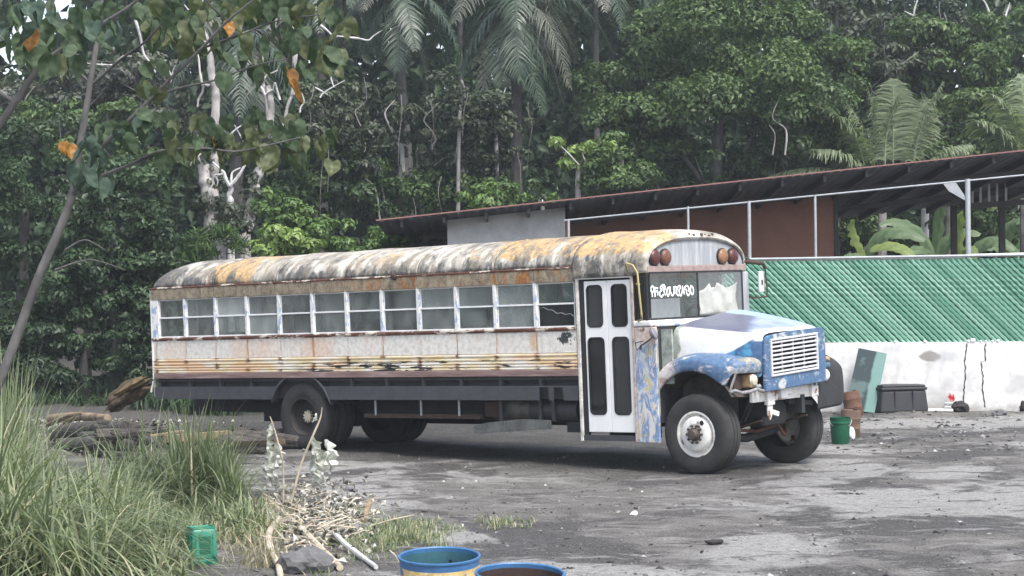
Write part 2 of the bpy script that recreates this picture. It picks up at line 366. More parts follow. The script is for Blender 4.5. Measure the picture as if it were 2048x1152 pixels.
def mat_bark(name, c1, c2, scale=6):
    t = NT(name); v = t.map((scale*2, scale*2, scale*.6)); f = t.noise(1, 6, .65, v); g = t.noise(scale*.5, 4, .6)
    c = t.ramp(f, [(.3, c1), (.65, c2)]); c = t.mix(t.math('MULTIPLY', t.step(g, .5, .65), .6), c, tuple(x*.45 for x in c1)); t.bump(f, .5, .03)
    return t.done(c, .9)
def mat_ground():
    t = NT('oily_packed_dirt'); x, y, z = t.xyz()
    v1 = t.map((.42, .30, 1)); big = t.noise(1, 5, .6, v1, .6); med = t.noise(1.7, 6, .65, t.map((.8, 1, 1)), .4); fine = t.noise(14, 6, .7); peb = t.vor(26, None, 'Distance')
    c = t.ramp(med, [(.28, (.044,.041,.038)), (.44, (.094,.089,.083)), (.58, (.158,.151,.142)), (.75, (.25,.24,.23))])
    c = t.mix(t.math('MULTIPLY', t.step(t.math('ADD', big, t.math('MULTIPLY', t.math('SUBTRACT', fine, .5), .12)), .505, .455), .92), c, t.ramp(fine, [(.3, (.018,.016,.017)), (.7, (.050,.045,.043))]))
    c = t.mix(t.math('MULTIPLY', t.step(t.noise(1, 5, .62, t.map((.33, .30, 1), (3.2, 8.1, 0)), .5), .49, .56), .9), c, t.ramp(fine, [(.3, (.20,.198,.192)), (.6, (.36,.355,.345)), (.75, (.46,.455,.445))]))
    c = t.mix(t.step(fine, .58, .72), c, t.mix(.5, c, (.30,.29,.28))); c = t.mix(t.step(fine, .42, .30), c, t.mix(.6, c, (.025,.023,.022)))
    c = t.mix(t.step(t.noise(1, 6, .68, t.map((.9, 2.6, 1), (5, 2, 0), (0, 0, R(12))), .7), .55, .63), c, t.ramp(fine, [(.3, (.022,.020,.020)), (.7, (.075,.070,.067))]))
    c = t.mix(t.math('MULTIPLY', t.step(t.noise(1, 6, .7, t.map((1.1, 3.4, 1), (1, 7, 0), (0, 0, R(-8))), .5), .56, .64), .85), c, t.ramp(fine, [(.3, (.17,.168,.163)), (.7, (.31,.305,.295))]))
    # shade under and before the bus painted in, merging with wood humus behind
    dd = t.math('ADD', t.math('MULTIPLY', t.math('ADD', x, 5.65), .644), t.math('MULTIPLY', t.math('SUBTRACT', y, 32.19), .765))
    wood = t.math('MULTIPLY', t.step(t.math('ADD', t.math('ADD', dd, t.math('MULTIPLY', big, 1.6)), t.math('MULTIPLY', med, 1.2)), .1, 1.7), t.step(t.math('ADD', x, t.math('MULTIPLY', med, 3.0)), 6.0, 3.6))  # mask of wood humus and painted bus shade together
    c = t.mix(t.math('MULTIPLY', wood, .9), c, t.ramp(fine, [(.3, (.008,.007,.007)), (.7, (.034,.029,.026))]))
    c = t.mix(t.math('MULTIPLY', t.step(t.math('ADD', x, t.math('MULTIPLY', med, 2.0)), -4.0, -6.0), .7), c, t.ramp(fine, [(.3, (.030,.026,.022)), (.7, (.085,.075,.060))]))
    grain = t.noise(55, 4, .75); c = t.mix(t.math('MULTIPLY', t.step(grain, .50, .66), .55), c, (.30,.29,.275)); c = t.mix(t.math('MULTIPLY', t.step(grain, .49, .36), .7), c, (.018,.017,.016))
    h = t.math('ADD', t.math('ADD', t.math('MULTIPLY', med, .9), t.math('MULTIPLY', fine, .8)), t.math('MULTIPLY', grain, .25)); t.bump(h, .9, .07)
    return t.done(c, t.ramp(big, [(.35, .62), (.55, .9)]))
def mat_wall():
    t = NT('stained_whitewash'); x, y, z = t.xyz(); f = t.noise(5, 7, .7); b = t.noise(1.1, 5, .6); v = t.noise(1, 5, .6, t.map((2.5, 1, .7)))
    c = t.ramp(f, [(.25, (.48,.48,.48)), (.5, (.64,.64,.64)), (.72, (.74,.74,.73))])
    c = t.mix(t.math('MULTIPLY', t.step(b, .5, .68), .6), c, (.38,.38,.375)); c = t.mix(t.math('MULTIPLY', t.step(v, .55, .7), .35), c, (.33,.32,.30))
    zz = t.math('ADD', z, t.math('MULTIPLY', f, .3)); c = t.mix(t.math('MULTIPLY', t.step(zz, .38, .12), .6), c, (.24,.22,.20))
    d = t.n('ShaderNodeVectorMath', operation='DISTANCE'); t.put(d.inputs[0], t.map((1, 0, 2.2))); d.inputs[1].default_value = (WALL_STAIN[0], 0, WALL_STAIN[1]*2.2)
    c = t.mix(t.math('MULTIPLY', t.step(t.math('ADD', d.outputs['Value'], t.math('MULTIPLY', t.math('SUBTRACT', f, .5), .25)), .25, .16), .85), c, (.20,.185,.17))
    d2 = t.n('ShaderNodeVectorMath', operation='DISTANCE'); t.put(d2.inputs[0], t.map((1, 0, 2.2))); d2.inputs[1].default_value = (WALL_STAIN[0]+.30, 0, WALL_STAIN[1]*2.2)
    c = t.mix(t.math('MULTIPLY', t.step(d2.outputs['Value'], .36, .1), .5), c, (.30,.31,.32))
    t.bump(f, .3, .02); return t.done(c, .9)
WALL_STAIN = (1.30, 1.03)
M = {}
def setup_mats():
    M['roof'] = mat_roof(); M['band'] = mat_band(); M['panel'] = mat_panel(); M['rail'] = mat_rail(); M['rustrail'] = mat_rustrail(); M['maroon'] = mat_maroon()
    M['pillar'] = mat_pillar(); M['graffiti'] = mat_graffiti(); M['hood'] = mat_hood(); M['blue'] = mat_blue(); M['fender'] = mat_fender()
    M['glass'] = mat_glass('dusty_window_glass', .26, (.72,.77,.76), (.40,.43,.42)); M['farglass'] = mat_glass('far_window_glass', .16, (.42,.45,.46), (.32,.33,.34)); M['wsglass'] = mat_glass('windshield_glass', .05, (.96,.97,.97), (.5,.53,.55)); M['darkglass'] = mat_glass('dark_door_glass', .09, (.30,.32,.33), (.2,.21,.22))
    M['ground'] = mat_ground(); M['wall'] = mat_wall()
    M['white'] = simple('chalky_white_paint', (.74,.74,.73), .45, var=.12, scale=5, bump=.05)
    M['doorwhite'] = simple('door_white_paint', (.80,.80,.80), .4, var=.06, scale=3, bump=.04)
    M['dark'] = simple('grimy_chassis_black', (.028,.029,.032), .75, var=.3, scale=5); M['skirt'] = simple('dusty_black_skirt', (.052,.055,.062), .7, var=.25, scale=4)
    M['rubber'] = simple('tyre_rubber', (.032,.031,.031), .85, var=.3, scale=5, bump=.3); M['seal'] = simple('black_rubber_seal', (.012,.012,.013), .6, var=.1)
    M['rust'] = simple('flaky_rust', (.12,.060,.040), .9, var=.35, scale=10, bump=.4); M['rustdark'] = simple('dark_rust', (.055,.033,.025), .9, var=.3, scale=9, bump=.4)
    M['rimwhite'] = mat_rim(); M['hubcream'] = simple('cream_hub', (.62,.55,.42), .55, var=.2, scale=14); M['chrome'] = simple('grille_white', (.60,.61,.63), .3, .15, var=.12, scale=9, bump=.03)
    M['capgrey'] = mat_streaked(); M['lampred'] = simple('dull_red_lens', (.085,.022,.018), .35, var=.3, scale=16); M['lampamber'] = simple('dull_amber_lens', (.26,.13,.06), .35, var=.35, scale=16); M['lampbrown'] = simple('cracked_brown_lens', (.15,.06,.04), .4, var=.35, scale=14)
    M['yellow'] = simple('faded_yellow_tube', (.42,.34,.15), .5, var=.25, scale=14); M['pipe'] = simple('galvanised_pipe', (.38,.40,.42), .4, .3, var=.15, scale=9, bump=.04); M['pipewhite'] = simple('white_pipe', (.78,.79,.80), .4, 0, var=.08, scale=9, bump=.02)
    M['concrete'] = simple('raw_render', (.52,.53,.55), .9, var=.2, scale=3, bump=.25); M['brownwall'] = simple('brown_painted_wall', (.30,.155,.115), .85, var=.12, scale=3, bump=.1)
    M['roofunder'] = simple('dark_roof_sheet', (.095,.092,.105), .7, .2, var=.2, scale=4); M['roofred'] = simple('red_roof_edge', (.24,.115,.105), .6, var=.2, scale=6); M['steeldark'] = simple('dark_steel', (.06,.058,.062), .6, .3, var=.2, scale=6)
    M['slat'] = mat_slat(); M['wire'] = simple('green_wire', (.08,.22,.15), .5, .2, var=.1); M['gap'] = simple('fence_backing_shade_cloth', (.035,.115,.08), .9, var=.2)
    M['jug'] = simple('green_plastic', (.02,.20,.13), .4, var=.35, scale=7, bump=.05); M['bucket'] = simple('bucket_green_plastic', (.006,.085,.045), .4, var=.12, scale=7, bump=.04); M['tub'] = simple('black_plastic_tub', (.022,.024,.028), .55, var=.15, scale=4)
    M['barrelblue'] = simple('barrel_blue', (.045,.14,.30), .45, var=.2, scale=9); M['barrelin'] = simple('barrel_teal_inside', (.035,.11,.14), .5, var=.25, scale=8); M['barrelyellow'] = mat_barrel(); M['barrelrust'] = simple('barrel_rusty_inside', (.045,.025,.022), .9, var=.3, scale=7, bump=.4)
    M['wood'] = mat_bark('weathered_wood', (.13,.09,.055), (.30,.23,.15), 5); M['woodpale'] = mat_bark('pale_stick', (.32,.27,.20), (.52,.46,.37), 6); M['wooddark'] = mat_bark('charred_wood', (.025,.023,.022), (.085,.075,.068), 5); M['woodrot'] = mat_bark('rotten_brown_wood', (.022,.017,.012), (.11,.075,.042), 9)
    M['grassroot'] = mat_bark('ochre_rotten_bark', (.05,.038,.02), (.17,.125,.06), 9); M['bark'] = mat_bark('grey_bark', (.12,.115,.11), (.25,.24,.23), 5); M['barkpale'] = mat_bark('pale_dead_bark', (.30,.30,.30), (.56,.55,.54), 4); M['barkdark'] = mat_bark('dark_bark', (.035,.033,.032), (.09,.085,.08), 5); M['barkmid'] = mat_bark('lichen_bark', (.20,.19,.185), (.42,.40,.385), 4); M['barknear'] = mat_bark('smooth_grey_bark', (.065,.062,.062), (.145,.14,.137), 3.5)
    M['cloth'] = simple('crumpled_pale_sheet', (.82,.79,.72), .85, var=.25, scale=7, bump=.6); M['greysheet'] = simple('grey_board', (.30,.32,.34), .8, var=.2, scale=6)
    M['paintwhite'] = simple('white_window_paint', (.85,.87,.88), .6, var=.05); M['crack'] = simple('wall_crack', (.05,.048,.045), .95, var=.1)
    M['stone'] = simple('grey_stone', (.12,.12,.125), .9, var=.3, scale=9, bump=.5); M['stonedark'] = simple('dark_lump', (.03,.028,.028), .9, var=.3, scale=9, bump=.4); M['redtrash'] = simple('red_plastic', (.5,.05,.06), .4, var=.1); M['whiteplastic'] = simple('white_plastic', (.8,.8,.8), .4, var=.05)
    M['tan'] = simple('tan_primer', (.36,.24,.13), .8, var=.25, scale=9); M['glassgreen'] = mat_sheetglass(); M['mirror'] = simple('mirror_back', (.62,.63,.64), .35, .2, var=.15, scale=9)
    M['interior'] = simple('faded_interior_panel', (.30,.32,.31), .7, var=.2, scale=4); M['floorin'] = simple('bus_floor', (.05,.05,.05), .8)
    # foliage: base colours of real leaves; the backlit banana tone has light painted in
    M['lf_dark'] = mat_leaf('leaf_dark_green', (.018,.036,.018), (.055,.095,.042)); M['lf_mid'] = mat_leaf('leaf_mid_green', (.030,.058,.022), (.095,.150,.050)); M['lf_bright'] = mat_leaf('leaf_bright_green', (.040,.080,.025), (.130,.210,.060))
    M['lf_lime'] = mat_leaf('leaf_lime_green', (.080,.130,.035), (.235,.330,.100)); M['lf_dull'] = mat_leaf('leaf_dull_olive', (.026,.038,.026), (.080,.100,.062)); M['lf_grey'] = mat_leaf('leaf_greyish', (.050,.058,.050), (.13,.145,.115))
    M['palm'] = mat_leaf('palm_dark', (.026,.048,.034), (.085,.118,.080), .4, .15); M['palmgrey'] = mat_leaf('palm_old_frond', (.055,.062,.052), (.15,.155,.125), .5, .15); M['coco'] = mat_leaf('coconut_frond', (.11,.15,.085), (.34,.39,.26), .35, .3); M['banana'] = mat_leaf('banana_leaf', (.060,.105,.050), (.18,.245,.135), .45, .3); M['bananay'] = mat_leaf('banana_leaf_backlit', (.13,.19,.06), (.29,.35,.12), .45, .35)
    M['big_g'] = mat_leaf('broad_leaf_green', (.030,.055,.030), (.085,.120,.068), .6, .25, spec=.2); M['big_y'] = mat_leaf('broad_leaf_olive', (.055,.075,.035), (.15,.165,.085), .45, .35); M['big_o'] = mat_leaf('broad_leaf_orange', (.24,.10,.025), (.46,.24,.07), .5, .4); M['big_b'] = mat_leaf('broad_leaf_bluish', (.028,.052,.038), (.070,.105,.080), .6, .15, spec=.2)
    M['grass'] = mat_leaf('tall_grass_blade', (.072,.098,.052), (.28,.325,.19), .5, .3, (.44,.40,.28)); M['grassdry'] = mat_leaf('dry_grass_blade', (.15,.13,.08), (.42,.38,.27), .6, .25); M['deadleaf'] = mat_leaf('papery_dead_leaf', (.26,.26,.25), (.64,.64,.61), .85, .2); M['litter'] = mat_leaf('leaf_litter', (.075,.068,.060), (.56,.54,.50), .85, .1); M['chips'] = mat_leaf('ground_rubble', (.03,.028,.028), (.45,.44,.43), .9, 0)
def mat_rim():
    t = NT('chipped_white_wheel'); f = t.noise(24, 6, .7); a = t.noise(5, 5, .6)
    c = t.ramp(f, [(.3, (.52,.50,.48)), (.55, (.70,.69,.67))]); c = t.mix(t.step(a, .56, .64), c, t.ramp(f, [(.3, RUSTD), (.7, (.30,.17,.11))])); return t.done(c, .5)
def mat_streaked():
    t = NT('streaked_grey_cap'); a = t.noise(1, 5, .65, t.map((2, 11, 1.2))); f = t.noise(26, 5, .65)
    c = t.ramp(a, [(.3, (.20,.21,.225)), (.55, (.31,.325,.345)), (.7, (.46,.47,.49))]); c = t.mix(t.step(f, .64, .72), c, (.12,.12,.12)); return t.done(c, .6)
def mat_slat():
    t = NT('green_privacy_slat'); r = t.rand(); f = t.noise(6, 4, .6)
    c = t.ramp(t.math('ADD', t.math('MULTIPLY', r, .5), t.math('MULTIPLY', f, .6)), [(.25, (.075,.205,.145)), (.55, (.115,.275,.20)), (.85, (.19,.36,.28))]); return t.done(c, .38)
def mat_barrel():
    t = NT('yellow_over_blue_barrel'); f = t.noise(20, 6, .65); a = t.noise(6, 5, .65)
    c = t.ramp(f, [(.3, (.36,.25,.10)), (.65, (.58,.44,.20))]); c = t.mix(t.step(a, .56, .6), c, (.06,.13,.32)); c = t.mix(t.step(a, .42, .38), c, (.52,.46,.36)); return t.done(c, .55)
def mat_sheetglass():
    t = NT('green_tinted_sheet'); x, y, z = t.xyz(); w = t.noise(2.5, 3, .5)
    xx = t.math('ADD', x, t.math('MULTIPLY', t.math('SUBTRACT', w, .5), .15))
    c = t.ramp(t.step(xx, .04, .09), [(0, (.020,.036,.040)), (1, (.12,.22,.20))]); c = t.mix(t.math('MULTIPLY', t.step(w, .5, .6), .4), c, (.15,.22,.21)); return t.done(c, .25, 0, .4)
setup_mats()
# ================================================================= ground
def axis(segs):
    out = []
    for a, b, n in segs: out += list(np.linspace(a, b, n, endpoint=False))
    return np.array(out+[segs[-1][1]])
def ground_z(x, y):
    return 0.030*mnoise.noise((x*.9, y*.7, 0))+.028*mnoise.noise((x*2.6, y*2.2, 3)) + .016*mnoise.noise((x*7, y*6, 5))
def hill(x, y):
    k = max(0, y-58)/52; k = min(k, 1); return 13*k*k*(3-2*k)
gx = axis([(-600, -60, 8), (-60, -13, 12), (-13, 13, 175), (13, 60, 12), (60, 600, 8)])
gy = axis([(-120, 11, 8), (11, 42, 235), (42, 58, 20), (58, 115, 24), (115, 900, 8)])
gv = np.array([(x, y, (ground_z(x, y) if 10 < y < 45 and abs(x) < 14 else 0)+hill(x, y)) for x in gx for y in gy])
ny = len(gy); idx = np.arange(len(gx)*ny).reshape(len(gx), ny)
gf = np.stack([idx[:-1,:-1], idx[1:,:-1], idx[1:,1:], idx[:-1,1:]], -1).reshape(-1, 4)
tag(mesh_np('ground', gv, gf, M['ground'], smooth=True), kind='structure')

# ================================================================= school bus
S = .7157; W = 2.36; XR = -.1; XC = 8.56
BX = Vector((.76438665, -.64433324, .02340362)); BU = Vector((.64419638, .76473226, .01398531)); BW = Vector((-.0269087, .00438634, .99962827))
BO = Vector((-5.65382, 32.18975, -.0001))
BM = Matrix(((BX.x, BU.x, BW.x, BO.x), (BX.y, BU.y, BW.y, BO.y), (BX.z, BU.z, BW.z, BO.z), (0, 0, 0, 1)))
bus = empty('school_bus', BO, 'old long-nosed school bus with rusty roof, white folding door and blue front', 'bus')
bus.matrix_world = BM
def prof(x, n=36, a=1.0, b=1.0, grow=0.0, we=2.46, wt=2.885, p=2.35):
    pts = []
    for k in range(n+1):
        t = pi*k/n; c, s = math.cos(t), math.sin(t)
        u = -c; u = math.copysign(abs(u)**(2/p), u); w = abs(s)**(2/p)
        uu = W/2 + u*(W/2+.012+grow)*a; ww = we + w*(wt-we+grow)
        pts.append((uu, 2.40+(ww-2.40)*b))
    return pts
def roof_pt(x, grow=0):
    wt = 2.885+.018*min(1, max(0, (x-6)/3))
    if x < .75:
        t = (.75-x)/.86; t = max(0, t-.25)/.75; k = max(0, 1-t**2.9)**(1/2.9); wt = 2.46+(wt-2.46)*max(k, .02); return prof(x, a=1-.07*t**4, grow=grow*k, wt=wt)
    return prof(x, grow=grow, wt=wt)
def loft(xs, pf, name, mat, smooth=True, parent=bus, solid=.012):
    m = MB(); rows = [pf(x) for x in xs]; n = len(rows[0])
    vs = [(x, u, w + .006*mnoise.noise((x*2.2, u*2.5, 1.3))) for x, r in zip(xs, rows) for u, w in r]
    m.add(vs, [[i*n+j, i*n+j+1, (i+1)*n+j+1, (i+1)*n+j] for i in range(len(xs)-1) for j in range(n-1)])
    o = m.build(name, mat, parent, smooth=smooth, solid=solid); return o
seams = [-.1] + [S*k for k in (2, 4, 6, 8, 10)] + [XC]
for a, b in zip(seams[:-1], seams[1:]):
    xs = list(np.linspace(a+(.004 if a > 0 else 0), b-.004, 14))
    if a < 0: xs = list(-.1+(b-.004+.1)*np.linspace(0, 1, 22)**1.8)
    loft(xs, roof_pt, 'roof_panel', M['roof'])
for a in seams[1:-1]:
    loft([a-.018, a-.012, a+.012, a+.018], lambda x: roof_pt(x, .010), 'roof_seam', M['roof'])
# front cap: a slightly larger hood of sheet metal that rolls over into the brow
cap_rows = [(XC, 1, 1, .02), (XC+.03, 1, 1, .026), (XC+.06, 1, 1, .016), (8.9, 1, 1, .016), (9.2, 1, 1, .016), (9.42, 1, .995, .014), (9.56, .997, .975, .012), (9.65, .988, .945, .01), (9.71, .968, .885, .006), (9.735, .945, .80, 0), (9.72, .93, .74, 0)]
m = MB(); rows = []
for x, a, b, g in cap_rows:
    r = prof(x, a=a, b=b, grow=g, wt=2.90, we=2.44); lo = 2.305 if x < 9.6 else 2.34
    r = [(r[0][0], lo)] + [(r[0][0], (lo+r[0][1])/2)] + r + [(r[-1][0], (lo+r[-1][1])/2), (r[-1][0], lo)]
    rows.append([(x, u, w + .005*mnoise.noise((x*2, u*2, 4))) for u, w in r])
n = len(rows[0]); m.add([p for r in rows for p in r], [[i*n+j, i*n+j+1, (i+1)*n+j+1, (i+1)*n+j] for i in range(len(rows)-1) for j in range(n-1)])
cap = m.build('roof_cap', M['roof'], bus, smooth=True, solid=.012)
m = MB()                                  # crumpled number plate bracket on the crown
for k in range(7):
    uu = 1.00+.09*k; m.box(9.70, 9.725+.012*(k % 2), uu, uu+.05, 2.80+.012*((k*3) % 4)/3, 2.85-.01*(k % 3))
m.build('crown_bracket', M['steeldark'], bus, bevel=.006)
# streaked grey face under the brow with the warning lamps
arch = [(u, w) for u, w in prof(0, a=.935, b=.745, wt=2.90, we=2.44)]
outer = [(arch[0][0], 2.425)] + arch + [(arch[-1][0], 2.425)]
plate('warning_lamp_panel', outer, [], .012, lambda a, b, d: (9.690+d, a, b), M['capgrey'], bus)
def lamp(u, w, mat, name='warning_lamp'):
    Mx = Matrix.Translation((9.70, u, w)) @ Matrix.Rotation(pi/2, 4, 'Y')
    mb = MB(); mb.lathe([(.112, 0), (.115, .03), (.104, .035)], Mx, 28); o = mb.build(name, M['seal'], bus, smooth=True)
    l = MB(); l.lathe([(.104, .03), (.098, .052), (.08, .068), (.05, .079), (.0001, .083)], Mx, 28); l.build('lens', mat, o, smooth=True)
for u, mt in ((.215, 'lampred'), (.455, 'lampbrown'), (1.775, 'lampamber'), (2.02, 'lampred')): lamp(u, 2.535, M[mt])
MB().box(9.70, 9.742, .04, 2.32, 2.338, 2.423).build('windshield_header', simple('pinkish_primer', (.30,.23,.21), .8, var=.3, scale=12), bus, bevel=.008)

# --- near side and far side walls
def side(near):
    fu = (lambda u: u) if near else (lambda u: W-u)
    def bx(mb, x0, x1, u0, u1, w0, w1): a, b = sorted((fu(u0), fu(u1))); mb.box(x0, x1, a, b, w0, w1)
    xe = XC if near else 9.5
    seg = 12 if near else 13
    for k in range(seg):                                          # header band pieces and side panels, one per window bay
        x0 = S*k+(.003 if k else -.09); x1 = min(S*(k+1)-.003, xe)
        mb = MB(); bx(mb, x0, x1, -.016, .03, 2.268, 2.462); mb.build('header_panel', M['band'], bus, bevel=.006)
        mb = MB(); bx(mb, x0, x1, -.002+.004*(k % 3 == 1), .03, 1.325, 1.612); mb.build('side_panel', M['panel'], bus, bevel=.004)
    mb = MB(); bx(mb, -.1, xe, -.026, .02, 2.444, 2.468); mb.build('drip_rail', M['rustrail'], bus, bevel=.006)
    mb = MB(); bx(mb, -.09, xe, -.012, .03, 1.613, 1.632); bx(mb, -.09, xe, -.022, .03, 1.634, 1.662); mb.build('belt_rail', M['rustrail'], bus, bevel=.005)
    mb = MB(); bx(mb, -.09, xe, .006, .03, 1.105, 1.322); mb.build('lower_side_panel', M['rail'], bus)
    for w in (1.118, 1.158, 1.200, 1.246, 1.300):
        mb = MB(); bx(mb, -.095, xe, -.014, .005, w-.013, w+.013); mb.build('rub_rail', M['rail'], bus, bevel=.006)
    mb = MB(); bx(mb, -.07, xe, -.018, .03, 1.012, 1.101); mb.build('skirt_rail', M['maroon'], bus, bevel=.008)
    for k in range(seg+1):
        x = S*k; wd = .058
        if near and k == 12: continue
        x0, x1 = (x-wd/2, x+wd/2) if k else (-.095, .085)
        mb = MB(); bx(mb, x0, min(x1, xe+.02), -.012, .05, 1.664, 2.29); mb.build('window_pillar', M['pillar'], bus, bevel=.006)
    for k in range(seg):
        x0 = S*k+.032 if k else .088; x1 = min(S*(k+1)-.032, xe-.03) if k < 11 or not near else 8.535
        mb = MB()
        bx(mb, x0, x1, .010, .035, 1.664, 1.684); bx(mb, x0, x1, .004, .03, 1.968, 1.990); bx(mb, x0, x1, .012, .035, 2.25, 2.267)
        bx(mb, x0, x0+.012, .014, .03, 1.684, 1.968); bx(mb, x1-.012, x1, .014, .03, 1.684, 1.968)
        bx(mb, x0, x0+.010, .018, .034, 1.990, 2.25); bx(mb, x1-.010, x1, .018, .034, 1.990, 2.25)
        fr = mb.build('window', M['pipewhite'] if near else M['pipe'], bus, bevel=.003)
        if near and k == 11: gs = ((1.990, 2.25, .024),)
        else: gs = ((1.684, 1.968, .020), (1.990, 2.25, .026))
        for w0, w1, uu in gs:
            p = MB(); bx(p, x0+.011, x1-.011, uu, uu+.004, w0, w1); p.build('pane', M['glass' if near else 'farglass'], fr)
        if near and k == 11:
            p = MB(); bx(p, x0+.011, x1-.011, .026, .030, 1.684, 1.968); p.build('pane', M['darkglass'], fr)
            q = MB(); pts = [(x0+.06+.55*t, fu(.018), 1.93-.12*t+.012*math.sin(t*23)+.01*math.sin(t*9)) for t in np.linspace(0, 1, 14)]
            q.tube(pts, .004, 5); q.build('crack', M['pipe'], fr)
    mb = MB(); bx(mb, -.05, 9.4, .10, .12, .70, 1.012); mb.build('floor_side_panel', M['dark'], bus)
    for k in range(13):
        x = S*k+.02
        if abs(x-3.25) < .66 or (near and x > 8.5): continue
        mb = MB(); bx(mb, x-.022, x-.004, .02, .098, .885, 1.012); bx(mb, x+.004, x+.022, .02, .098, .885, 1.012); mb.build('skirt_hanger', M['skirt'], bus)
side(True); side(False)
# dusty black skirt plate with wheel arch notch and two slots by the door
wx, ww, ra = 3.25, .45, .645
th0 = math.asin((.69-ww)/ra); arc = [(wx-ra*math.cos(t), ww+ra*math.sin(t)) for t in np.linspace(th0, pi-th0, 22)]
a0 = [p for p in arc if p[1] <= .885]
lf = [p for p in arc if p[0] < wx and p[1] <= .885]; rt = [p for p in arc if p[0] > wx and p[1] <= .885]
plate('skirt_plate', [(-.08, .69)]+lf+[(lf[-1][0]+.015, .885), (-.08, .885)], [], .02, lambda a, b, d: (a, d, b), M['skirt'], bus)
plate('skirt_plate', [(rt[0][0]-.015, .885)]+rt+[(7.87, .69), (7.88, .865), (8.04, .865), (8.05, .69), (8.12, .69), (8.13, .865), (8.29, .865), (8.30, .69), (XC-.01, .69), (XC-.01, .885)], [], .02, lambda a, b, d: (a, d, b), M['skirt'], bus)
MB().box(-.08, 8.55, 2.34, 2.36, .17, .885).build('skirt_plate', M['dark'], bus)  # unseen far skirt, added hanging low to block light from behind
for near in (1, 0):
    mb = MB(); u0, u1 = (0.0, .62) if near else (W-.62, W)
    pts = [(wx-ra*1.02*math.cos(t), ww+(ra-.03)*math.sin(t)) for t in np.linspace(.28, pi-.28, 26)]
    vs = []
    for a, b in pts: vs += [(a, u0, b), (a, u1, b), (a, u0, b+.035), (a, u0, b+.03)]
    mb.add(vs, [[4*i, 4*i+1, 4*i+5, 4*i+4] for i in range(25)]+[[4*i, 4*i+4, 4*i+6, 4*i+2] for i in range(25)]); mb.build('rear_wheel_arch', M['skirt'], bus, smooth=True, solid=.012)
# rear end
plate('rear_wall', rrect(.0, W, 1.0, 2.45, .06), [rrect(.3, .95, 1.7, 2.25, .06), rrect(1.4, 2.05, 1.7, 2.25, .06)], .03, lambda a, b, d: (XR+.005+d, a, b), M['panel'], bus)
for q in ((-.014, .10), (W-.10, W+.014)): MB().box(-.108, -.07, *q, 1.0, 2.44).build('rear_corner_post', M['white'], bus, bevel=.012)
mb = MB(); mb.box(-.115, -.105, .02, .05, .72, 1.0); mb.bar((-.1, .0, .98), (-.14, -.02, .80), .05, .012); mb.build('rear_bracket', M['white'], bus)
# interior
MB().box(-.06, 9.5, .035, W-.035, .965, 1.0).build('floor', M['floorin'], bus)
MB().box(9.52, 9.70, .12, W-.06, 1.45, 1.72).build('dashboard', M['dark'], bus, bevel=.03)
m = MB(); c = Vector((9.38, 1.72, 1.86)); ax = Vector((-.55, 0, .83)).normalized(); e1 = Vector((0, 1, 0)); e2 = ax.cross(e1)
m.tube([c+(e1*math.cos(t)+e2*math.sin(t))*.23 for t in np.linspace(0, 2*pi, 25)], .016, 6); m.tube([c, c-ax*.45], .03, 6); m.bar(c-e1*.22, c+e1*.22, .03, .02)
m.build('steering_wheel', M['seal'], bus, smooth=True)

# --- door opening and folding door
MB().box(8.575, 8.618, -.014, .06, .155, 2.30).build('door_post', simple('rust_flecked_white', (.66,.64,.60), .5, var=.45, scale=7), bus, bevel=.006)
MB().box(8.622, 8.70, .012, .05, .20, 2.285).build('door_seal', M['seal'], bus)
m = MB(); m.box(8.575, 9.50, -.020, .05, 2.288, 2.306); m.box(8.60, 9.48, -.03, .0, 2.311, 2.326); m.build('door_header', M['white'], bus, bevel=.004)
for (x0, x1), wins in (((8.702, 9.074), ((8.745, 9.000), (8.740, 9.010))), ((9.080, 9.472), ((9.155, 9.405), (9.145, 9.412)))):
    (ua, ub), (la, lb) = wins
    up, lo = rrect(ua, ub, 1.655, 2.205, .065), rrect(la, lb, .505, 1.518, .065)
    d = plate('door', [(x0, .275), (x1, .275), (x1, 2.262), (x0, 2.262)], [up, lo], .03, lambda a, b, dd: (a, .012+dd, b), M['doorwhite'], bus, bevel=.006)
    for (q0, q1, r0, r1) in ((ua, ub, 1.655, 2.205), (la, lb, .505, 1.518)):
        plate('pane', rrect(q0+.004, q1-.004, r0+.004, r1-.004, .063), [], .006, lambda a, b, dd: (a, .024+dd, b), M['darkglass'], d)
        plate('window_seal', rrect(q0-.006, q1+.006, r0-.006, r1+.006, .07), [rrect(q0+.010, q1-.010, r0+.010, r1-.010, .055)], .008, lambda a, b, dd: (a, .006+dd, b), M['seal'], d)
m = MB(); m.box(8.62, 9.47, .03, .55, .16, .185); m.box(8.62, 9.47, .0, .03, .165, .235); m.box(8.63, 9.47, .55, .58, .16, .62); m.box(8.63, 9.47, .58, .9, .60, .62); m.build('step_well', M['skirt'], bus)
m = MB(); m.box(8.640, 9.47, .11, .13, .28, 2.25); m.build('door_shadow_panel', M['dark'], bus)      # dark sheet behind the door, stands for the entry's shadow
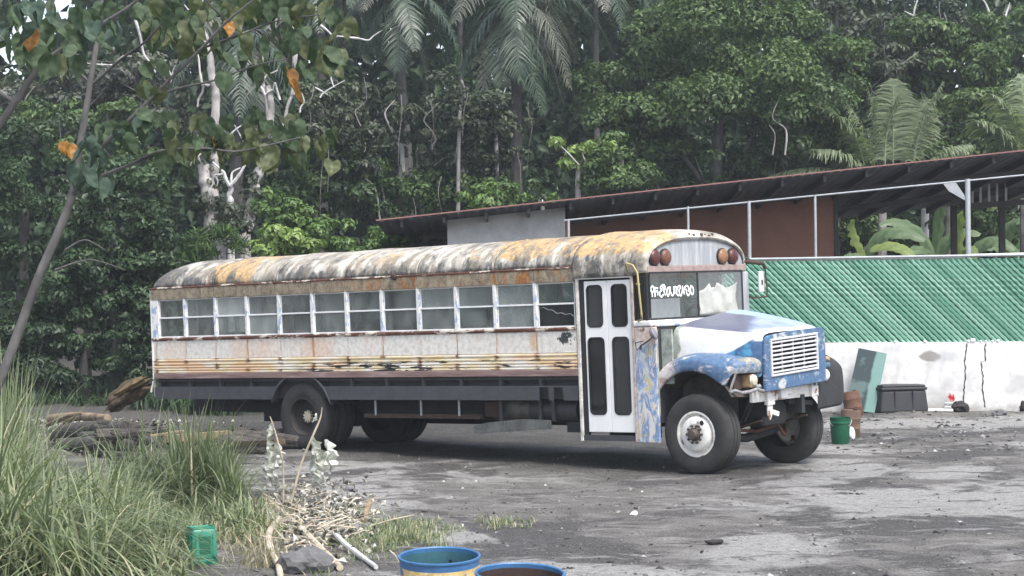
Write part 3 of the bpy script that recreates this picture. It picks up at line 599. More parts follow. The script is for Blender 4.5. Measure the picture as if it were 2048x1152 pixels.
# corner pillar, side corner pane and painted cowl panel
m = MB(); m.box(9.476, 9.520, -.012, .05, .15, 2.31); m.build('door_rear_pillar', simple('peeling_pink_paint', (.52,.44,.40), .7, var=.45, scale=10, bump=.3), bus, bevel=.006)
MB().box(9.53, 9.715, .016, .022, 1.74, 2.29).build('corner_pane', M['darkglass'], bus)
m = MB(); m.box(9.522, 9.535, .006, .03, 1.73, 2.30); m.box(9.70, 9.738, .0, .05, 1.70, 2.335); m.box(9.535, 9.70, .006, .03, 2.285, 2.31); m.box(9.535, 9.70, .006, .03, 1.725, 1.742); m.build('corner_pane_frame', M['seal'], bus)
m = MB(); m.box(9.60, 9.735, W-.155, W+.035, 1.74, 2.33); m.build('far_corner_pillar', M['capgrey'], bus, bevel=.03)
m = MB(); m.box(9.522, 9.862, -.010, .03, .145, 1.638); m.build('cowl_side_panel', M['graffiti'], bus, bevel=.012)
m = MB(); m.box(9.855, 9.865, .0, .03, .50, 1.60); m.box(9.864, 10.03, .10, .13, .9, 1.60); m.build('cowl_inner_panel', simple('pale_green_primer', (.33,.37,.34), .7, var=.45, scale=9), bus)
m = MB(); m.box(9.52, 9.70, W-.02, W+.01, .3, 1.638); m.box(9.70, 9.862, W-.02, W+.01, .5, 1.638); m.build('cowl_side_panel', M['graffiti'], bus, bevel=.01)
m = MB(); m.box(9.50, 9.80, -.016, W+.012, 1.645, 1.722); m.box(9.80, 9.88, .02, W-.02, 1.64, 1.69); m.build('cowl', M['pillar'], bus, bevel=.02)
MB().box(9.84, 9.855, .04, W-.04, .40, 1.64).build('firewall', M['dark'], bus)
# windshield: two panes in a rubber frame
m = MB()
u0, uc, u1, w0, w1 = .06, 1.14, 2.20, 1.735, 2.340
m.box(9.735, 9.752, u0, u1, w0-.012, w0+.014); m.box(9.735, 9.752, u0, u1, w1-.014, w1+.008); m.box(9.735, 9.750, u0-.012, u0+.012, w0+.014, w1-.014); m.box(9.735, 9.750, u1-.018, u1+.018, w0+.014, w1-.014); m.box(9.735, 9.751, uc-.016, uc+.016, w0+.014, w1-.014)
ws = m.build('windshield', M['seal'], bus, bevel=.004)
for a, b in ((u0+.012, uc-.016), (uc+.016, u1-.018)): MB().box(9.740, 9.745, a, b, w0+.014, w1-.014).build('pane', M['wsglass'], ws)
# lettering brushed on the right-hand pane (stroke paths read off the glass)
strokes = [[(250,740),(240,600),(205,540),(200,450),(240,385),(290,410),(300,500),(260,600)], [(345,740),(330,560),(335,400)], [(335,440),(440,450)], [(430,690),(432,560),(345,570)],
 [(690,470),(650,340),(560,365),(515,440),(570,500),(505,580),(505,690),(570,735),(625,650)], [(600,380),(640,560),(690,690),(655,560),(690,430)],
 [(830,420),(765,440),(738,540),(742,650),(785,715),(822,600),(820,410)], [(850,390),(858,560),(930,695),(985,560),(962,385)], [(1010,640),(1005,420),(1060,420),(1065,560)],
 [(1150,705),(1075,640),(1080,500),(1140,370),(1205,400),(1180,470)], [(1150,470),(1160,600),(1212,705),(1255,560),(1270,360)], [(1335,655),(1310,520),(1360,390),(1440,375),(1475,480),(1450,560)],
 [(1385,460),(1405,600),(1465,695),(1515,590),(1525,450),(1560,350)], [(1560,350),(1535,480),(1555,600),(1605,655),(1640,560),(1620,430),(1585,380)], [(1345,285),(1395,290)], [(780,775),(1200,780)], [(1330,760),(1460,795)], [(720,170),(820,110),(1120,150)], [(850,215),(985,250),(1090,235)], [(1210,130),(1300,140)]]
def to_glass(X, Y):
    px, py = 1290+X/16.94, 550+Y/16.94
    r = ray(px, py); o = Vector((0,0,CAM_H))-BO; ro = Vector((o.dot(BX), o.dot(BU), o.dot(BW))); rd = Vector((r.dot(BX), r.dot(BU), r.dot(BW)))
    t = (9.7475-ro.x)/rd.x; return ro+rd*t
m = MB()
for i, st in enumerate(strokes[:14]):
    pts = [to_glass(*p) for p in st]; fine = []
    for k in range(len(pts)-1):                                     # Catmull-Rom so the brush strokes curve
        p0, p1, p2, p3 = pts[max(k-1, 0)], pts[k], pts[k+1], pts[min(k+2, len(pts)-1)]
        for t in np.linspace(0, 1, 5, endpoint=False): fine.append(.5*((2*p1)+(p2-p0)*t+(2*p0-5*p1+4*p2-p3)*t*t+(3*p1-p0-3*p2+p3)*t**3))
    fine.append(pts[-1]); wd = .0115
    vs = []
    for k, p in enumerate(fine):
        d = (fine[min(k+1, len(fine)-1)]-fine[max(k-1, 0)]); nrm = Vector((0, -d.z, d.y)).normalized()*wd/1
        vs += [Vector((9.7475+.00015*i, p.y, p.z))+nrm, Vector((9.7475+.00015*i, p.y, p.z))-nrm]
    m.add(vs, [[2*k, 2*k+1, 2*k+3, 2*k+2] for k in range(len(fine)-1)])
m.build('windshield_lettering', M['paintwhite'], ws)
# --- hood
HS = [(9.87, [(.34,1.02),(.34,1.25),(.35,1.50),(.39,1.60),(.50,1.645),(.8,1.69),(1.2,1.735),(1.7,1.80),(1.98,1.815),(2.09,1.76),(2.12,1.55),(2.12,1.02)]),
      (10.2, [(.36,1.02),(.36,1.25),(.37,1.49),(.405,1.575),(.51,1.618),(.8,1.655),(1.2,1.69),(1.7,1.755),(1.96,1.765),(2.07,1.71),(2.10,1.53),(2.10,1.02)]),
      (10.6, [(.39,1.00),(.39,1.24),(.40,1.47),(.435,1.55),(.53,1.59),(.8,1.62),(1.2,1.645),(1.7,1.685),(1.93,1.685),(2.04,1.63),(2.06,1.48),(2.06,1.00)]),
      (10.95,[(.43,.98),(.43,1.22),(.44,1.44),(.47,1.525),(.56,1.56),(.8,1.58),(1.2,1.597),(1.7,1.61),(1.89,1.60),(1.99,1.555),(2.01,1.44),(2.01,.98)]),
      (11.09,[(.47,.96),(.47,1.20),(.48,1.42),(.505,1.50),(.58,1.535),(.8,1.553),(1.2,1.562),(1.7,1.563),(1.86,1.553),(1.95,1.52),(1.98,1.42),(1.98,.96)]),
      (11.14,[(.49,.96),(.49,1.20),(.50,1.41),(.525,1.48),(.60,1.507),(.8,1.52),(1.2,1.528),(1.7,1.525),(1.84,1.515),(1.93,1.485),(1.955,1.41),(1.955,.96)])]
def interp_rows(xs):
    X = [h[0] for h in HS]; A = np.array([h[1] for h in HS])
    return [(x, [(np.interp(x, X, A[:, j, 0]), np.interp(x, X, A[:, j, 1])) for j in range(A.shape[1])]) for x in xs]
m = MB(); rr = interp_rows(np.linspace(9.87, 11.14, 24)); n = 12
m.add([(x, u, w+.006*mnoise.noise((x*3, u*3, w*3))) for x, r in rr for u, w in r], [[i*n+j, i*n+j+1, (i+1)*n+j+1, (i+1)*n+j] for i in range(23) for j in range(n-1)])
hood = m.build('hood', M['hood'], bus, smooth=True)
md = hood.modifiers.new('sub', 'SUBSURF'); md.levels = md.render_levels = 1
# --- front fascia round the grille
fas = [(.50, .80), (1.95, .80), (1.965, 1.30), (1.945, 1.46), (1.88, 1.515), (1.2, 1.525), (.60, 1.505), (.52, 1.46), (.50, 1.30)]
TW = lambda u: .040*(u-1.2)                       # the whole front is knocked a little out of level
plate('front_fascia', fas, [[(.645, 1.000), (1.735, 1.000), (1.735, 1.440), (.645, 1.440)]], .05, lambda a, b, d: (11.125+d, a, b+TW(a)), M['blue'], bus, bevel=.012)
def twist(mb): mb.v = [(x, u, w+TW(u)) for x, u, w in mb.v]; return mb
m = MB()
for (a, b, c, d) in ((.625, 1.750, 1.430, 1.458), (.625, 1.750, .978, 1.006), (.625, .655, 1.006, 1.430), (1.720, 1.750, 1.006, 1.430)): m.box(11.165, 11.195, a, b, c, d)
twist(m)
gf_ = m.build('grille', M['chrome'], bus, bevel=.006)
for k in range(8):
    w = 1.030+k*.0535; twist(MB().box(11.150, 11.186, .656, 1.719, w-.0125, w+.0125)).build('grille_bar', M['chrome'], gf_, bevel=.005)
for u in (.93, 1.195, 1.455): twist(MB().box(11.140, 11.160, u-.009, u+.009, 1.006, 1.430)).build('grille_rib', M['chrome'], gf_)
MB().box(10.90, 10.92, .55, 1.9, .95, 1.48).build('radiator', M['seal'], bus)
# --- fenders
def fender(near):
    path = [(9.80,.02),(9.90,.012),(10.05,.008),(10.2,.006),(10.35,.006),(10.5,.008),(10.65,.012),(10.78,.02),(10.88,.032),(10.945,.055),(10.995,.10),(11.03,.16),(11.065,.25),(11.10,.36),(11.135,.49)]
    m = MB(); rows = []
    for i, (x, u) in enumerate(path):
        dx = x-10.35; ar = .45+math.sqrt(max(0, .63**2-dx*dx)) if abs(dx) < .575 else .72
        lip = ar if x < 10.93 else 1.022
        if x > 10.86 and x < 10.93: lip = .84
        if not near and x > 10.80: lip = .50+.9*max(0, 11.0-x)
        f = (x-9.8)/1.33
        crown = 1.17+.06*math.sin(pi*min(1, f*1.1)) - .04*max(0, f-.75)
        if x < 10: crown = 1.05+(x-9.8)*.75
        xi = 9.86+(x-9.8)*.90 if x < 10.9 else 10.85+(x-10.9)*.6
        ui = float(np.interp(xi, [9.87, 10.2, 10.6, 10.95, 11.14], [.345, .37, .40, .44, .50])); top = crown+.055
        fl = 0
        pts = []
        if x < 10.93: pts.append((x, u+.035, lip-.004))
        else: pts.append((x-.03, u+.02, lip))
        pts += [(x, u, lip+.004), (x, u-.004, lip+(crown-lip)*.35), (x, u+.006, lip+(crown-lip)*.68)]
        for t in (.12, .35, .65, 1.0):
            s = math.sin(t*pi/2); c_ = 1-math.cos(t*pi/2)
            pts.append((x+(xi-x)*c_, u+.006+(ui-u-.006)*c_, crown-(crown-lip)*.32+(top-crown+(crown-lip)*.32)*s))
        rows.append(pts)
    n = len(rows[0])
    vs = []
    for r in rows:
        for p in r:
            x, u, w = p; w += .007*mnoise.noise((x*5, u*5, w*5))
            if not near:
                flare = .62*max(0, (x-10.45)/.6)*min(1, max(0, (.45-u)/.4)) if x > 10.45 else 0
                u2 = W-u+flare; x2 = x-.10*max(0, x-10.7)*1.5; w2 = w-.06*max(0, x-10.7)*2
                vs.append((x2, u2, w2))
            else: vs.append((x, u, w))
    m.add(vs, [[i*n+j, i*n+j+1, (i+1)*n+j+1, (i+1)*n+j] for i in range(len(rows)-1) for j in range(n-1)])
    o = m.build('fender', M['fender'] if near else M['dark'], bus, smooth=True, solid=.014)
    md = o.modifiers.new('sub', 'SUBSURF'); md.levels = md.render_levels = 1
    if not near: o['label'] = 'unpainted dark fender bent outwards'
    return o
fender(True); ff = fender(False)
# headlight opening of the near fender
m = MB(); pth = [(10.925,.06),(10.98,.085),(11.03,.165),(11.075,.28),(11.11,.38),(11.14,.49)]
m.tube([(x, u, .795+.02*math.sin(i*2)) for i, (x, u) in enumerate(pth)], .024, 8); m.tube([(10.93,.05,.80),(10.955,.065,.90),(10.99,.10,1.02)], .016, 6); m.build('headlight_rail', simple('bent_scuffed_edge', (.26,.26,.27), .6, .2, var=.4, scale=15), bus, smooth=True)
m = MB(); m.box(10.93, 11.08, .30, .46, .835, 1.005); hl = m.build('headlight_bucket', M['tan'], bus, bevel=.02)
MB().lathe([(.075, 0), (.06, .03), (.0001, .05)], Matrix.Translation((11.075, .36, .93)) @ Matrix.Rotation(pi/2, 4, 'Y'), 16).build('headlight', M['hubcream'], hl, smooth=True)
MB().box(10.90, 10.96, .10, .28, .83, 1.0).build('headlight_backing', M['rustdark'], bus)
m = MB(); m.tube([(11.06,.44,.86),(11.10,.44,.84),(11.12,.46,.86)], .028, 8); m.build('headlight_socket', M['pipe'], bus, smooth=True)
# far headlight pieces
m = MB(); m.lathe([(.085, 0), (.08, .04), (.05, .07), (.0001, .08)], Matrix.Translation((11.02, 2.13, .90)) @ Matrix.Rotation(pi/2, 4, 'Y'), 18); m.build('headlight', M['whiteplastic'], bus, smooth=True)
m = MB(); m.box(10.90, 11.04, 2.02, 2.30, .99, 1.06); m.build('headlight_brow', M['blue'], bus, bevel=.02)
m = MB(); m.box(10.90, 10.97, 2.12, 2.42, .92, 1.14); m.build('fender_patch', M['tan'], bus, bevel=.03)
# inner wheel wells
for near in (1, 0):
    f = (lambda u: u) if near else (lambda u: W-u)
    m = MB(); pts = [(10.36-.66*math.cos(t), .48+.60*math.sin(t)) for t in np.linspace(.0, pi*.86, 16)]
    vs = []
    for a, b in pts: vs += [(a, f(.04), b), (a, f(.55), b-.03)]
    m.add(vs, [[2*i, 2*i+1, 2*i+3, 2*i+2] for i in range(15)]); m.add([(9.75, f(.56), .45), (10.7, f(.56), .45), (10.7, f(.56), 1.05), (9.75, f(.56), 1.05)], [[0,1,2,3]])
    m.build('wheel_well', simple('muddy_inner_fender', (.075,.065,.06), .9, var=.4, scale=7, bump=.5), bus, solid=.01)
# --- chassis
m = MB()
for u in (.76, 1.52): m.box(-.05, 11.05, u, u+.08, .44, .68)
for x in (.6, 2.2, 4.6, 6.4, 8.3): m.box(x, x+.07, .84, 1.52, .50, .64)
m.build('chassis_frame', M['dark'], bus)
m = MB(); m.box(10.98, 11.03, .40, 1.95, .64, .80); m.build('front_crossmember', M['rimwhite'], bus, bevel=.01)
m = MB(); m.box(11.03, 11.07, .68, .84, .60, .78); m.add([(11.05,.70,.60),(11.05,.82,.60),(11.05,.80,.46),(11.05,.75,.40),(11.05,.70,.47)], [[0,1,2,3,4]]); m.bar((11.05,.80,.50),(11.06,.90,.47),.06,.05); m.build('bumper_bracket', M['rimwhite'], bus, solid=.015)
m = MB(); m.box(11.03, 11.08, 1.0, 1.16, .66, .79); m.box(11.03, 11.06, 1.16, 1.30, .70, .80); m.build('bumper_bracket', M['white'], bus, bevel=.012)
m = MB(); m.box(11.0, 11.08, 1.74, 1.90, .64, .78); m.bar((11.05,1.78,.78),(11.07,1.74,.86),.05,.03); m.bar((11.05,1.86,.78),(11.05,1.9,.84),.05,.03); m.build('bumper_bracket', M['rimwhite'], bus, bevel=.01)
for q in (((10.95,.45,.66),(10.6,.75,.36),.05,.03), ((10.98,.52,.70),(10.75,.62,.40),.03,.03), ((10.9,1.4,.6),(10.95,1.9,.55),.07,.06)): MB().bar(*q).build('radius_rod', M['dark'], bus)
for u in (.62, 1.70):
    m = MB()
    for k in range(5): m.tube([(10.39+t*.62*(1-.13*k), u, .30+.10*t*t-.018*k) for t in np.linspace(-1, 1, 9)], .014, 5)
    m.build('leaf_spring', M['rustdark'], bus)
m = MB(); m.tube([(10.39,.30,.26),(10.39,.5,.19),(10.39,1.18,.13),(10.39,1.86,.19),(10.39,2.06,.26)], .06, 10); m.build('front_axle', M['dark'], bus, smooth=True)
m = MB(); m.tube([(10.55,.4,.30),(10.56,1.18,.22),(10.55,1.95,.30)], .025, 6); m.tube([(10.75,1.35,.34),(10.7,1.6,.16),(10.6,1.8,.13),(10.5,1.95,.2)], .025, 6); m.build('tie_rod', M['rust'], bus, smooth=True)
m = MB(); m.box(10.0, 10.85, .88, 1.50, .30, 1.1); m.build('engine', M['dark'], bus, bevel=.06)
m = MB(); m.tube([(3.25,.3,.436),(3.25,.9,.436)], .09, 10); m.lathe([(.0001,-.25),(.12,-.22),(.2,-.1),(.22,0),(.2,.1),(.12,.22),(.0001,.25)], Matrix.Translation((3.25,1.18,.42)) @ Matrix.Rotation(pi/2, 4, 'X'), 18); m.tube([(3.25,1.4,.436),(3.25,2.06,.436)], .09, 10); m.build('rear_axle', M['dark'], bus, smooth=True)
m = MB(); m.tube([(3.45,1.18,.42),(8.9,1.18,.50)], .05, 8); m.build('drive_shaft', M['rustdark'], bus, smooth=True)
# fuel tank, lower rail, rods
m = MB(); m.box(4.45, 6.72, .12, .18, .42, .48); m.build('lower_rail', M['rustdark'], bus)
for x in (4.71, 5.609, 6.333): MB().box(x-.016, x+.016, .10, .115, .46, .70).build('hanger_rod', M['pipe'], bus)
m = MB(); m.tube([(6.80,.40,.56),(7.5,.40,.56)], .18, 16); m.build('air_tank', simple('tank_grey', (.12,.115,.11), .6, .2, var=.4, scale=7), bus, smooth=True)
m = MB(); m.tube([(7.52,.36,.54),(8.35,.36,.54)], .17, 16); m.build('silencer', M['steeldark'], bus, smooth=True)
for x in (7.05, 7.75, 7.98): MB().box(x-.025, x+.025, .16, .20, .40, .70).build('tank_strap', M['skirt'], bus)
m = MB(); m.box(6.70, 7.0, .22, .50, .44, .66); m.build('battery_box', M['rustdark'], bus, bevel=.015)
m = MB(); m.add([(6.66,.05,.22),(8.02,.05,.30),(8.02,.05,.42),(7.5,.05,.43),(6.9,.05,.38),(6.66,.05,.33)], [[0,1,2,3,4,5]]); m.build('torn_side_panel', simple('crumpled_grey_sheet', (.13,.135,.13), .6, .2, var=.5, scale=5, bump=.6), bus, solid=.03)
m = MB(); m.box(8.10, 8.52, .30, .9, .24, .40); m.build('muffler_box', M['dark'], bus)
# --- wheels
def wheel(x, u, w, out, kind):
    """u: outer face of the tyre, out: -1 when the outside faces the camera side"""
    Mx = Matrix.Translation((x, u, w)) @ (Matrix.Rotation(pi/2, 4, 'X') if out < 0 else Matrix.Rotation(-pi/2, 4, 'X'))   # local +Z = outwards
    rim = MB()
    if kind == 'front': rim.lathe([(.288,-.015),(.292,.008),(.272,.010),(.262,-.03),(.24,-.045),(.215,.02),(.195,.032),(.13,.036),(.125,.03),(.09,.03),(.0001,.03)], Mx, 40)
    else: rim.lathe([(.288,-.015),(.292,.006),(.27,.006),(.262,-.05),(.245,-.13),(.2,-.155),(.13,-.16),(.0001,-.16)], Mx, 40)
    o = rim.build('wheel', M['rimwhite'] if kind == 'front' else M['rimdark'], bus, smooth=True)
    ty = MB(); ty.lathe([(.285,-.02),(.288,.004),(.32,.016),(.39,.022),(.45,.016),(.485,.0),(.505,-.022),(.511,-.06),(.512,-.095),(.500,-.097),(.500,-.107),(.512,-.109),(.512,-.165),(.500,-.167),(.500,-.177),(.512,-.179),(.511,-.23),(.505,-.262),(.485,-.285),(.40,-.305),(.30,-.29),(.285,-.26)], Mx, 56)
    ty.build('tyre', M['rubber'], o, smooth=True)
    if kind == 'front':
        h = MB(); h.lathe([(.088,.02),(.088,.05),(.07,.06),(.066,.10),(.058,.115),(.0001,.118)], Mx, 24); h.build('hub', M['hubrust'], o, smooth=True)
        for k in range(10):
            a = 2*pi*k/10; nb = MB(); nb.lathe([(.016, .03), (.016, .058), (.011, .062), (.0001, .062)], Mx @ Matrix.Translation((.108*math.cos(a), .108*math.sin(a), 0)), 6); nb.build('lug_nut', M['rustdark'], o)
        a = R(52); hh = MB(); hh.lathe([(.0001,.030),(.030,.031),(.034,.026)], Mx @ Matrix.Translation((.185*math.cos(a), .185*math.sin(a)*(1 if out < 0 else 1), .006)), 14); hh.build('hand_hole', M['seal'], o)
    else:
        h = MB(); n = 20; vs = [Mx @ Vector((0, 0, -.07))]
        for k in range(n): r = .095 if k % 2 else .062; a = 2*pi*k/n; vs.append(Mx @ Vector((r*math.cos(a), r*math.sin(a), -.085)))
        for k in range(n): r = .095 if k % 2 else .062; a = 2*pi*k/n; vs.append(Mx @ Vector((r*math.cos(a), r*math.sin(a), -.14)))
        h.add(vs, [[0, 1+k, 1+(k+1) % n] for k in range(n)]+[[1+k, 21+k, 21+(k+1) % n, 1+(k+1) % n] for k in range(n)]); h.build('hub', M['hubcream'], o)
    return o
M['rimdark'] = simple('sooty_wheel', (.032,.029,.028), .8, var=.3, scale=8); M['hubrust'] = simple('greasy_hub', (.09,.075,.065), .6, .3, var=.4, scale=18)
fw, rw = .512-.0234*10.39-.005, .508-.0234*3.25-.005
wheel(10.39, .05, fw, -1, 'front'); wheel(10.39, W-.05, fw-.032, 1, 'front')
wheel(3.25, .05, rw, -1, 'rear'); wheel(3.25, .37, rw-.005, -1, 'rear'); wheel(3.25, W-.05, rw-.032, 1, 'rear'); wheel(3.25, W-.37, rw-.028, 1, 'rear')
# --- mirrors and small lamps
m = MB(); m.tube([(9.46,-.02,2.38),(9.50,-.12,2.45),(9.58,-.20,2.47),(9.68,-.20,2.44),(9.74,-.19,2.34),(9.75,-.18,2.1),(9.76,-.16,1.80),(9.72,-.10,1.74),(9.60,-.02,1.72)], .013, 8); m.bar((9.75,-.18,2.19),(9.60,-.02,2.2),.03,.02); m.build('mirror_arm', M['yellow'], bus, smooth=True)
m = MB(); m.tube([(9.72,W-.06,2.46),(9.80,W+.10,2.44),(9.85,W+.22,2.42),(9.85,W+.27,2.36)], .026, 8); m.tube([(9.72,W+.02,1.96),(9.82,W+.15,1.955),(9.86,W+.27,1.97),(9.86,W+.285,2.05),(9.85,W+.27,2.36)], .012, 6); m.build('mirror_arm', M['rustdark'], bus, smooth=True)
m = MB(); m.box(9.80, 9.835, 2.50, 2.62, 2.03, 2.32); mh = m.build('side_mirror', M['mirror'], bus, bevel=.012)
MB().box(9.836, 9.842, 2.545, 2.575, 2.13, 2.20).build('mirror_pivot', M['steeldark'], mh)
m = MB(); Mx = Matrix.Translation((9.89, -.10, 1.555)) @ Matrix.Rotation(R(65), 4, 'Y') @ Matrix.Rotation(R(-25), 4, 'X'); m.lathe([(.0001,-.05),(.05,-.04),(.085,-.01),(.09,.01),(.07,.03),(.0001,.04)], Mx, 20); m.build('round_mirror', simple('tarnished_mirror', (.33,.30,.34), .25, .5, var=.3, scale=12), bus, smooth=True)
m = MB(); m.tube([(9.89,-.08,1.53),(9.80,-.08,1.47),(9.66,-.07,1.40),(9.62,-.02,1.36)], .010, 6); m.tube([(9.70,-.07,1.46),(9.56,-.05,1.44),(9.56,-.02,1.34),(9.66,-.05,1.41)], .008, 6); m.build('mirror_bracket', M['steeldark'], bus, smooth=True)
m = MB(); m.lathe([(.045,0),(.05,.02),(.04,.05),(.0001,.055)], Matrix.Translation((5.31,-.02,2.452)) @ Matrix.Rotation(pi/2, 4, 'X'), 16); m.build('marker_lamp', M['rustdark'], bus, smooth=True)
m = MB(); m.lathe([(.03,0),(.035,.015),(.0001,.03)], Matrix.Translation((-.112,.03,2.40)) @ Matrix.Rotation(-pi/2, 4, 'Y'), 12); m.build('marker_lamp', M['steeldark'], bus, smooth=True)
m = MB()
for k in range(2): m.tube([(9.69+.03*k, W+.0, 2.50-.02*k), (9.72+.03*k, W+.05, 2.49-.02*k)], .03, 8)
m.build('clearance_lamp', M['seal'], bus)
# brown board leaning inside the third and fourth windows, grab rail along the ceiling
MB().tube([(.3,.75,2.32),(9.2,.75,2.32)], .016, 6).build('grab_rail', M['pipe'], bus, smooth=True)
# crumpled sheet and boards behind the windshield: things of their own lying in the bus
def in_bus(o): o.matrix_world = BM @ o.matrix_world; return o
m = MB(); top = lambda u: 2.15+.05*math.sin(u*9)+.05*(u-1.7)-(.07 if 1.50 < u < 1.62 else 0)
m.grid(lambda a, b: (9.70+.014*math.sin(a*14+b*6)+.012*mnoise.noise((a*6, b*6, 0)), 1.22+.90*a, 1.76+(top(1.22+.90*a)-1.76)*b), np.linspace(0, 1, 24), np.linspace(0, 1, 12))
tag(in_bus(m.build('crumpled_sheet', M['cloth'], None, smooth=True, solid=.004)), 'pale crumpled sheet propped inside the windshield opposite the lettering', 'sheet')
m = MB(); m.box(9.63, 9.645, .14, .86, 1.735, 1.995); tag(in_bus(m.build('grey_board', M['greysheet'], None, bevel=.004)), 'grey board standing inside the windshield under the white lettering', 'board')

m = MB(); m.add([(2.20,.24,1.02),(2.95,.22,1.02),(2.88,.16,2.12),(2.30,.18,2.20),(2.20,.27,1.02),(2.95,.25,1.02),(2.88,.19,2.12),(2.30,.21,2.20)], [[3,2,1,0],[4,5,6,7],[0,1,5,4],[1,2,6,5],[2,3,7,6],[3,0,4,7]]); tag(in_bus(m.build('brown_board', M['tan'], None)), 'brown board leaning inside the bus behind the fourth side window', 'board')
# ================================================================= wall, fence, shed
WO = Vector((6.57, 38.19, 0)); WA = math.atan2(-.57, 2.89)
WM = Matrix.Translation(WO) @ Matrix.Rotation(WA, 4, 'Z')
def wl_(px, py, dy=0):
    """point of the wall face plane (local coordinates) under a picture point"""
    o = WM.inverted() @ Vector((0, 0, CAM_H)); r = WM.to_3x3().inverted() @ ray(px, py); return o + r*((dy-o.y)/r.y)
wall = empty('boundary_wall', WO, 'stained whitewashed masonry wall under the green fence', 'wall'); wall.matrix_world = WM
m = MB(); m.box(-6.5, 5.5, 0, .16, -.1, 1.295); m.build('masonry', M['wall'], wall, bevel=.012)
def ribbon(pts, w, y, name, mat, parent):
    mb = MB(); vs = []
    for i, (a, b) in enumerate(pts): ww = w*(.5+.7*abs(math.sin(i*2.3))); vs += [(a-ww, y, b), (a+ww, y, b), (a-ww, .01, b), (a+ww, .01, b)]
    mb.add(vs, [[4*i, 4*i+1, 4*i+5, 4*i+4] for i in range(len(pts)-1)]); return mb.build(name, mat, parent)
for path in ([(1934,687),(1933,700),(1930,722),(1931,745),(1928,775),(1928,800),(1926,812)], [(1972,687),(1970,697),(1971,722),(1962,724),(1964,745),(1967,752),(1964,775),(1968,800),(1970,818)]):
    pts = [wl_(*p) for p in path]; fine = []
    for a, b in zip(pts[:-1], pts[1:]):
        for t in np.linspace(0, 1, 5, endpoint=False): q = a.lerp(b, t); fine.append((q.x+random.uniform(-.012, .012), q.z))
    ribbon(fine, .012, -.004, 'crack', M['crack'], wall)
for px, dx in ((1937, .06), (1946, .09), (1962, .05), (1972, .05), (1985, .05), (1996, .06), (1790, .05), (1850, .06)):
    p = wl_(px, 682); mb = MB(); mb.box(p.x-dx/2, p.x+dx/2, -.02, .08, 1.29, 1.29+dx*.8); mb.build('mortar_lump', M['white'], wall, bevel=.02)
fence = empty('chain_link_fence', WO, 'chain-link fence woven full of green privacy slats on the white wall', 'fence'); fence.matrix_world = WM
Z0, Z1, SP = 1.30, 2.86, .107; Hh = Z1-Z0
m = MB(); rows = 46; vs = []
for i in range(rows+1):
    t = i/rows; bump = .5+.5*math.cos(2*pi*t*Hh/.105); wd = .0545*(.70+.30*bump); y = -.006-.013*bump
    vs += [(t*Hh-wd, .004, Z1-t*Hh), (t*Hh-wd*.5, y, Z1-t*Hh), (t*Hh+wd*.5, y, Z1-t*Hh), (t*Hh+wd, .004, Z1-t*Hh)]
m.add(vs, [[4*i+j, 4*i+j+1, 4*i+j+5, 4*i+j+4] for i in range(rows) for j in range(3)])
sl = m.build('slat', M['slat'], fence, smooth=True); sl.location = (-5.6-Hh, 0.06, 0)
k = 1
while -5.6-Hh+k*SP < 5.3:
    c = sl.copy(); COL.objects.link(c); c.location = (-5.6-Hh+k*SP+random.uniform(-.006, .006), .06+random.uniform(-.004, .004), random.uniform(-.008, .008)); k += 1
m = MB(); n = int((11+Hh)/.105)
for i in range(n): x = -5.8+i*.105; m.bar((x, .055, Z0), (x-Hh, .055, Z1), .007, .007)
wm = m.build('wire_mesh', M['wire'], fence); wm['kind'] = 'stuff'
m = MB(); m.tube([(-6.4, .08, 2.90), (5.4, .08, 2.92)], .028, 10); m.build('top_rail', M['pipe'], fence, smooth=True)
for s in (-5.0, -2.6, -.2, 2.55, 4.9): MB().tube([(s, .14, 1.29), (s, .14, 2.88)], .026, 10).build('fence_post', M['pipe'], fence, smooth=True)
MB().box(-6.4, 5.4, .172, .177, Z0, Z1-.02).build('shade_cloth', M['gap'], fence)
# tall pipe frame behind the fence, holding the eave
frame = empty('pipe_frame', WO, 'tall galvanised pipe frame rising behind the green fence to the eave', 'frame'); frame.matrix_world = WM
def wp(px, py): p = wl_(px, py, .25); return Vector((p.x, .25, p.z))
for px, y0, r in ((1137, 438, .024), (1376, 413, .024), (1498, 402, .034), (1630, 390, .026), (1935, 358, .050)):
    p = wp(px, y0); MB().tube([(p.x, .25, 0), p], r, 12).build('post', M['pipe'], frame, smooth=True)
a, b = wp(1128, 441), wp(2120, 343); MB().tube([a, b], .017, 10).build('sloping_rail', M['pipe'], frame, smooth=True)
a, b = wp(1120, 526), wp(2120, 509); MB().tube([a, wp(1930, 514)], .034, 10).build('mid_rail', M['pipewhite'], frame, smooth=True)
MB().tube([wp(1940, 511.5), wp(2120, 507)], .034, 10).build('mid_rail', M['pipewhite'], frame, smooth=True)
m = MB(); p, q = wp(1885, 366), wp(1938, 400); m.add([p, p+Vector((.25,0,0)), q+Vector((-.05,0,.04)), q+Vector((0,0,-.05)), p+Vector((.12,0,-.16))], [[0,1,2,3,4]]); m.build('brace_plate', M['pipe'], frame, solid=.02)

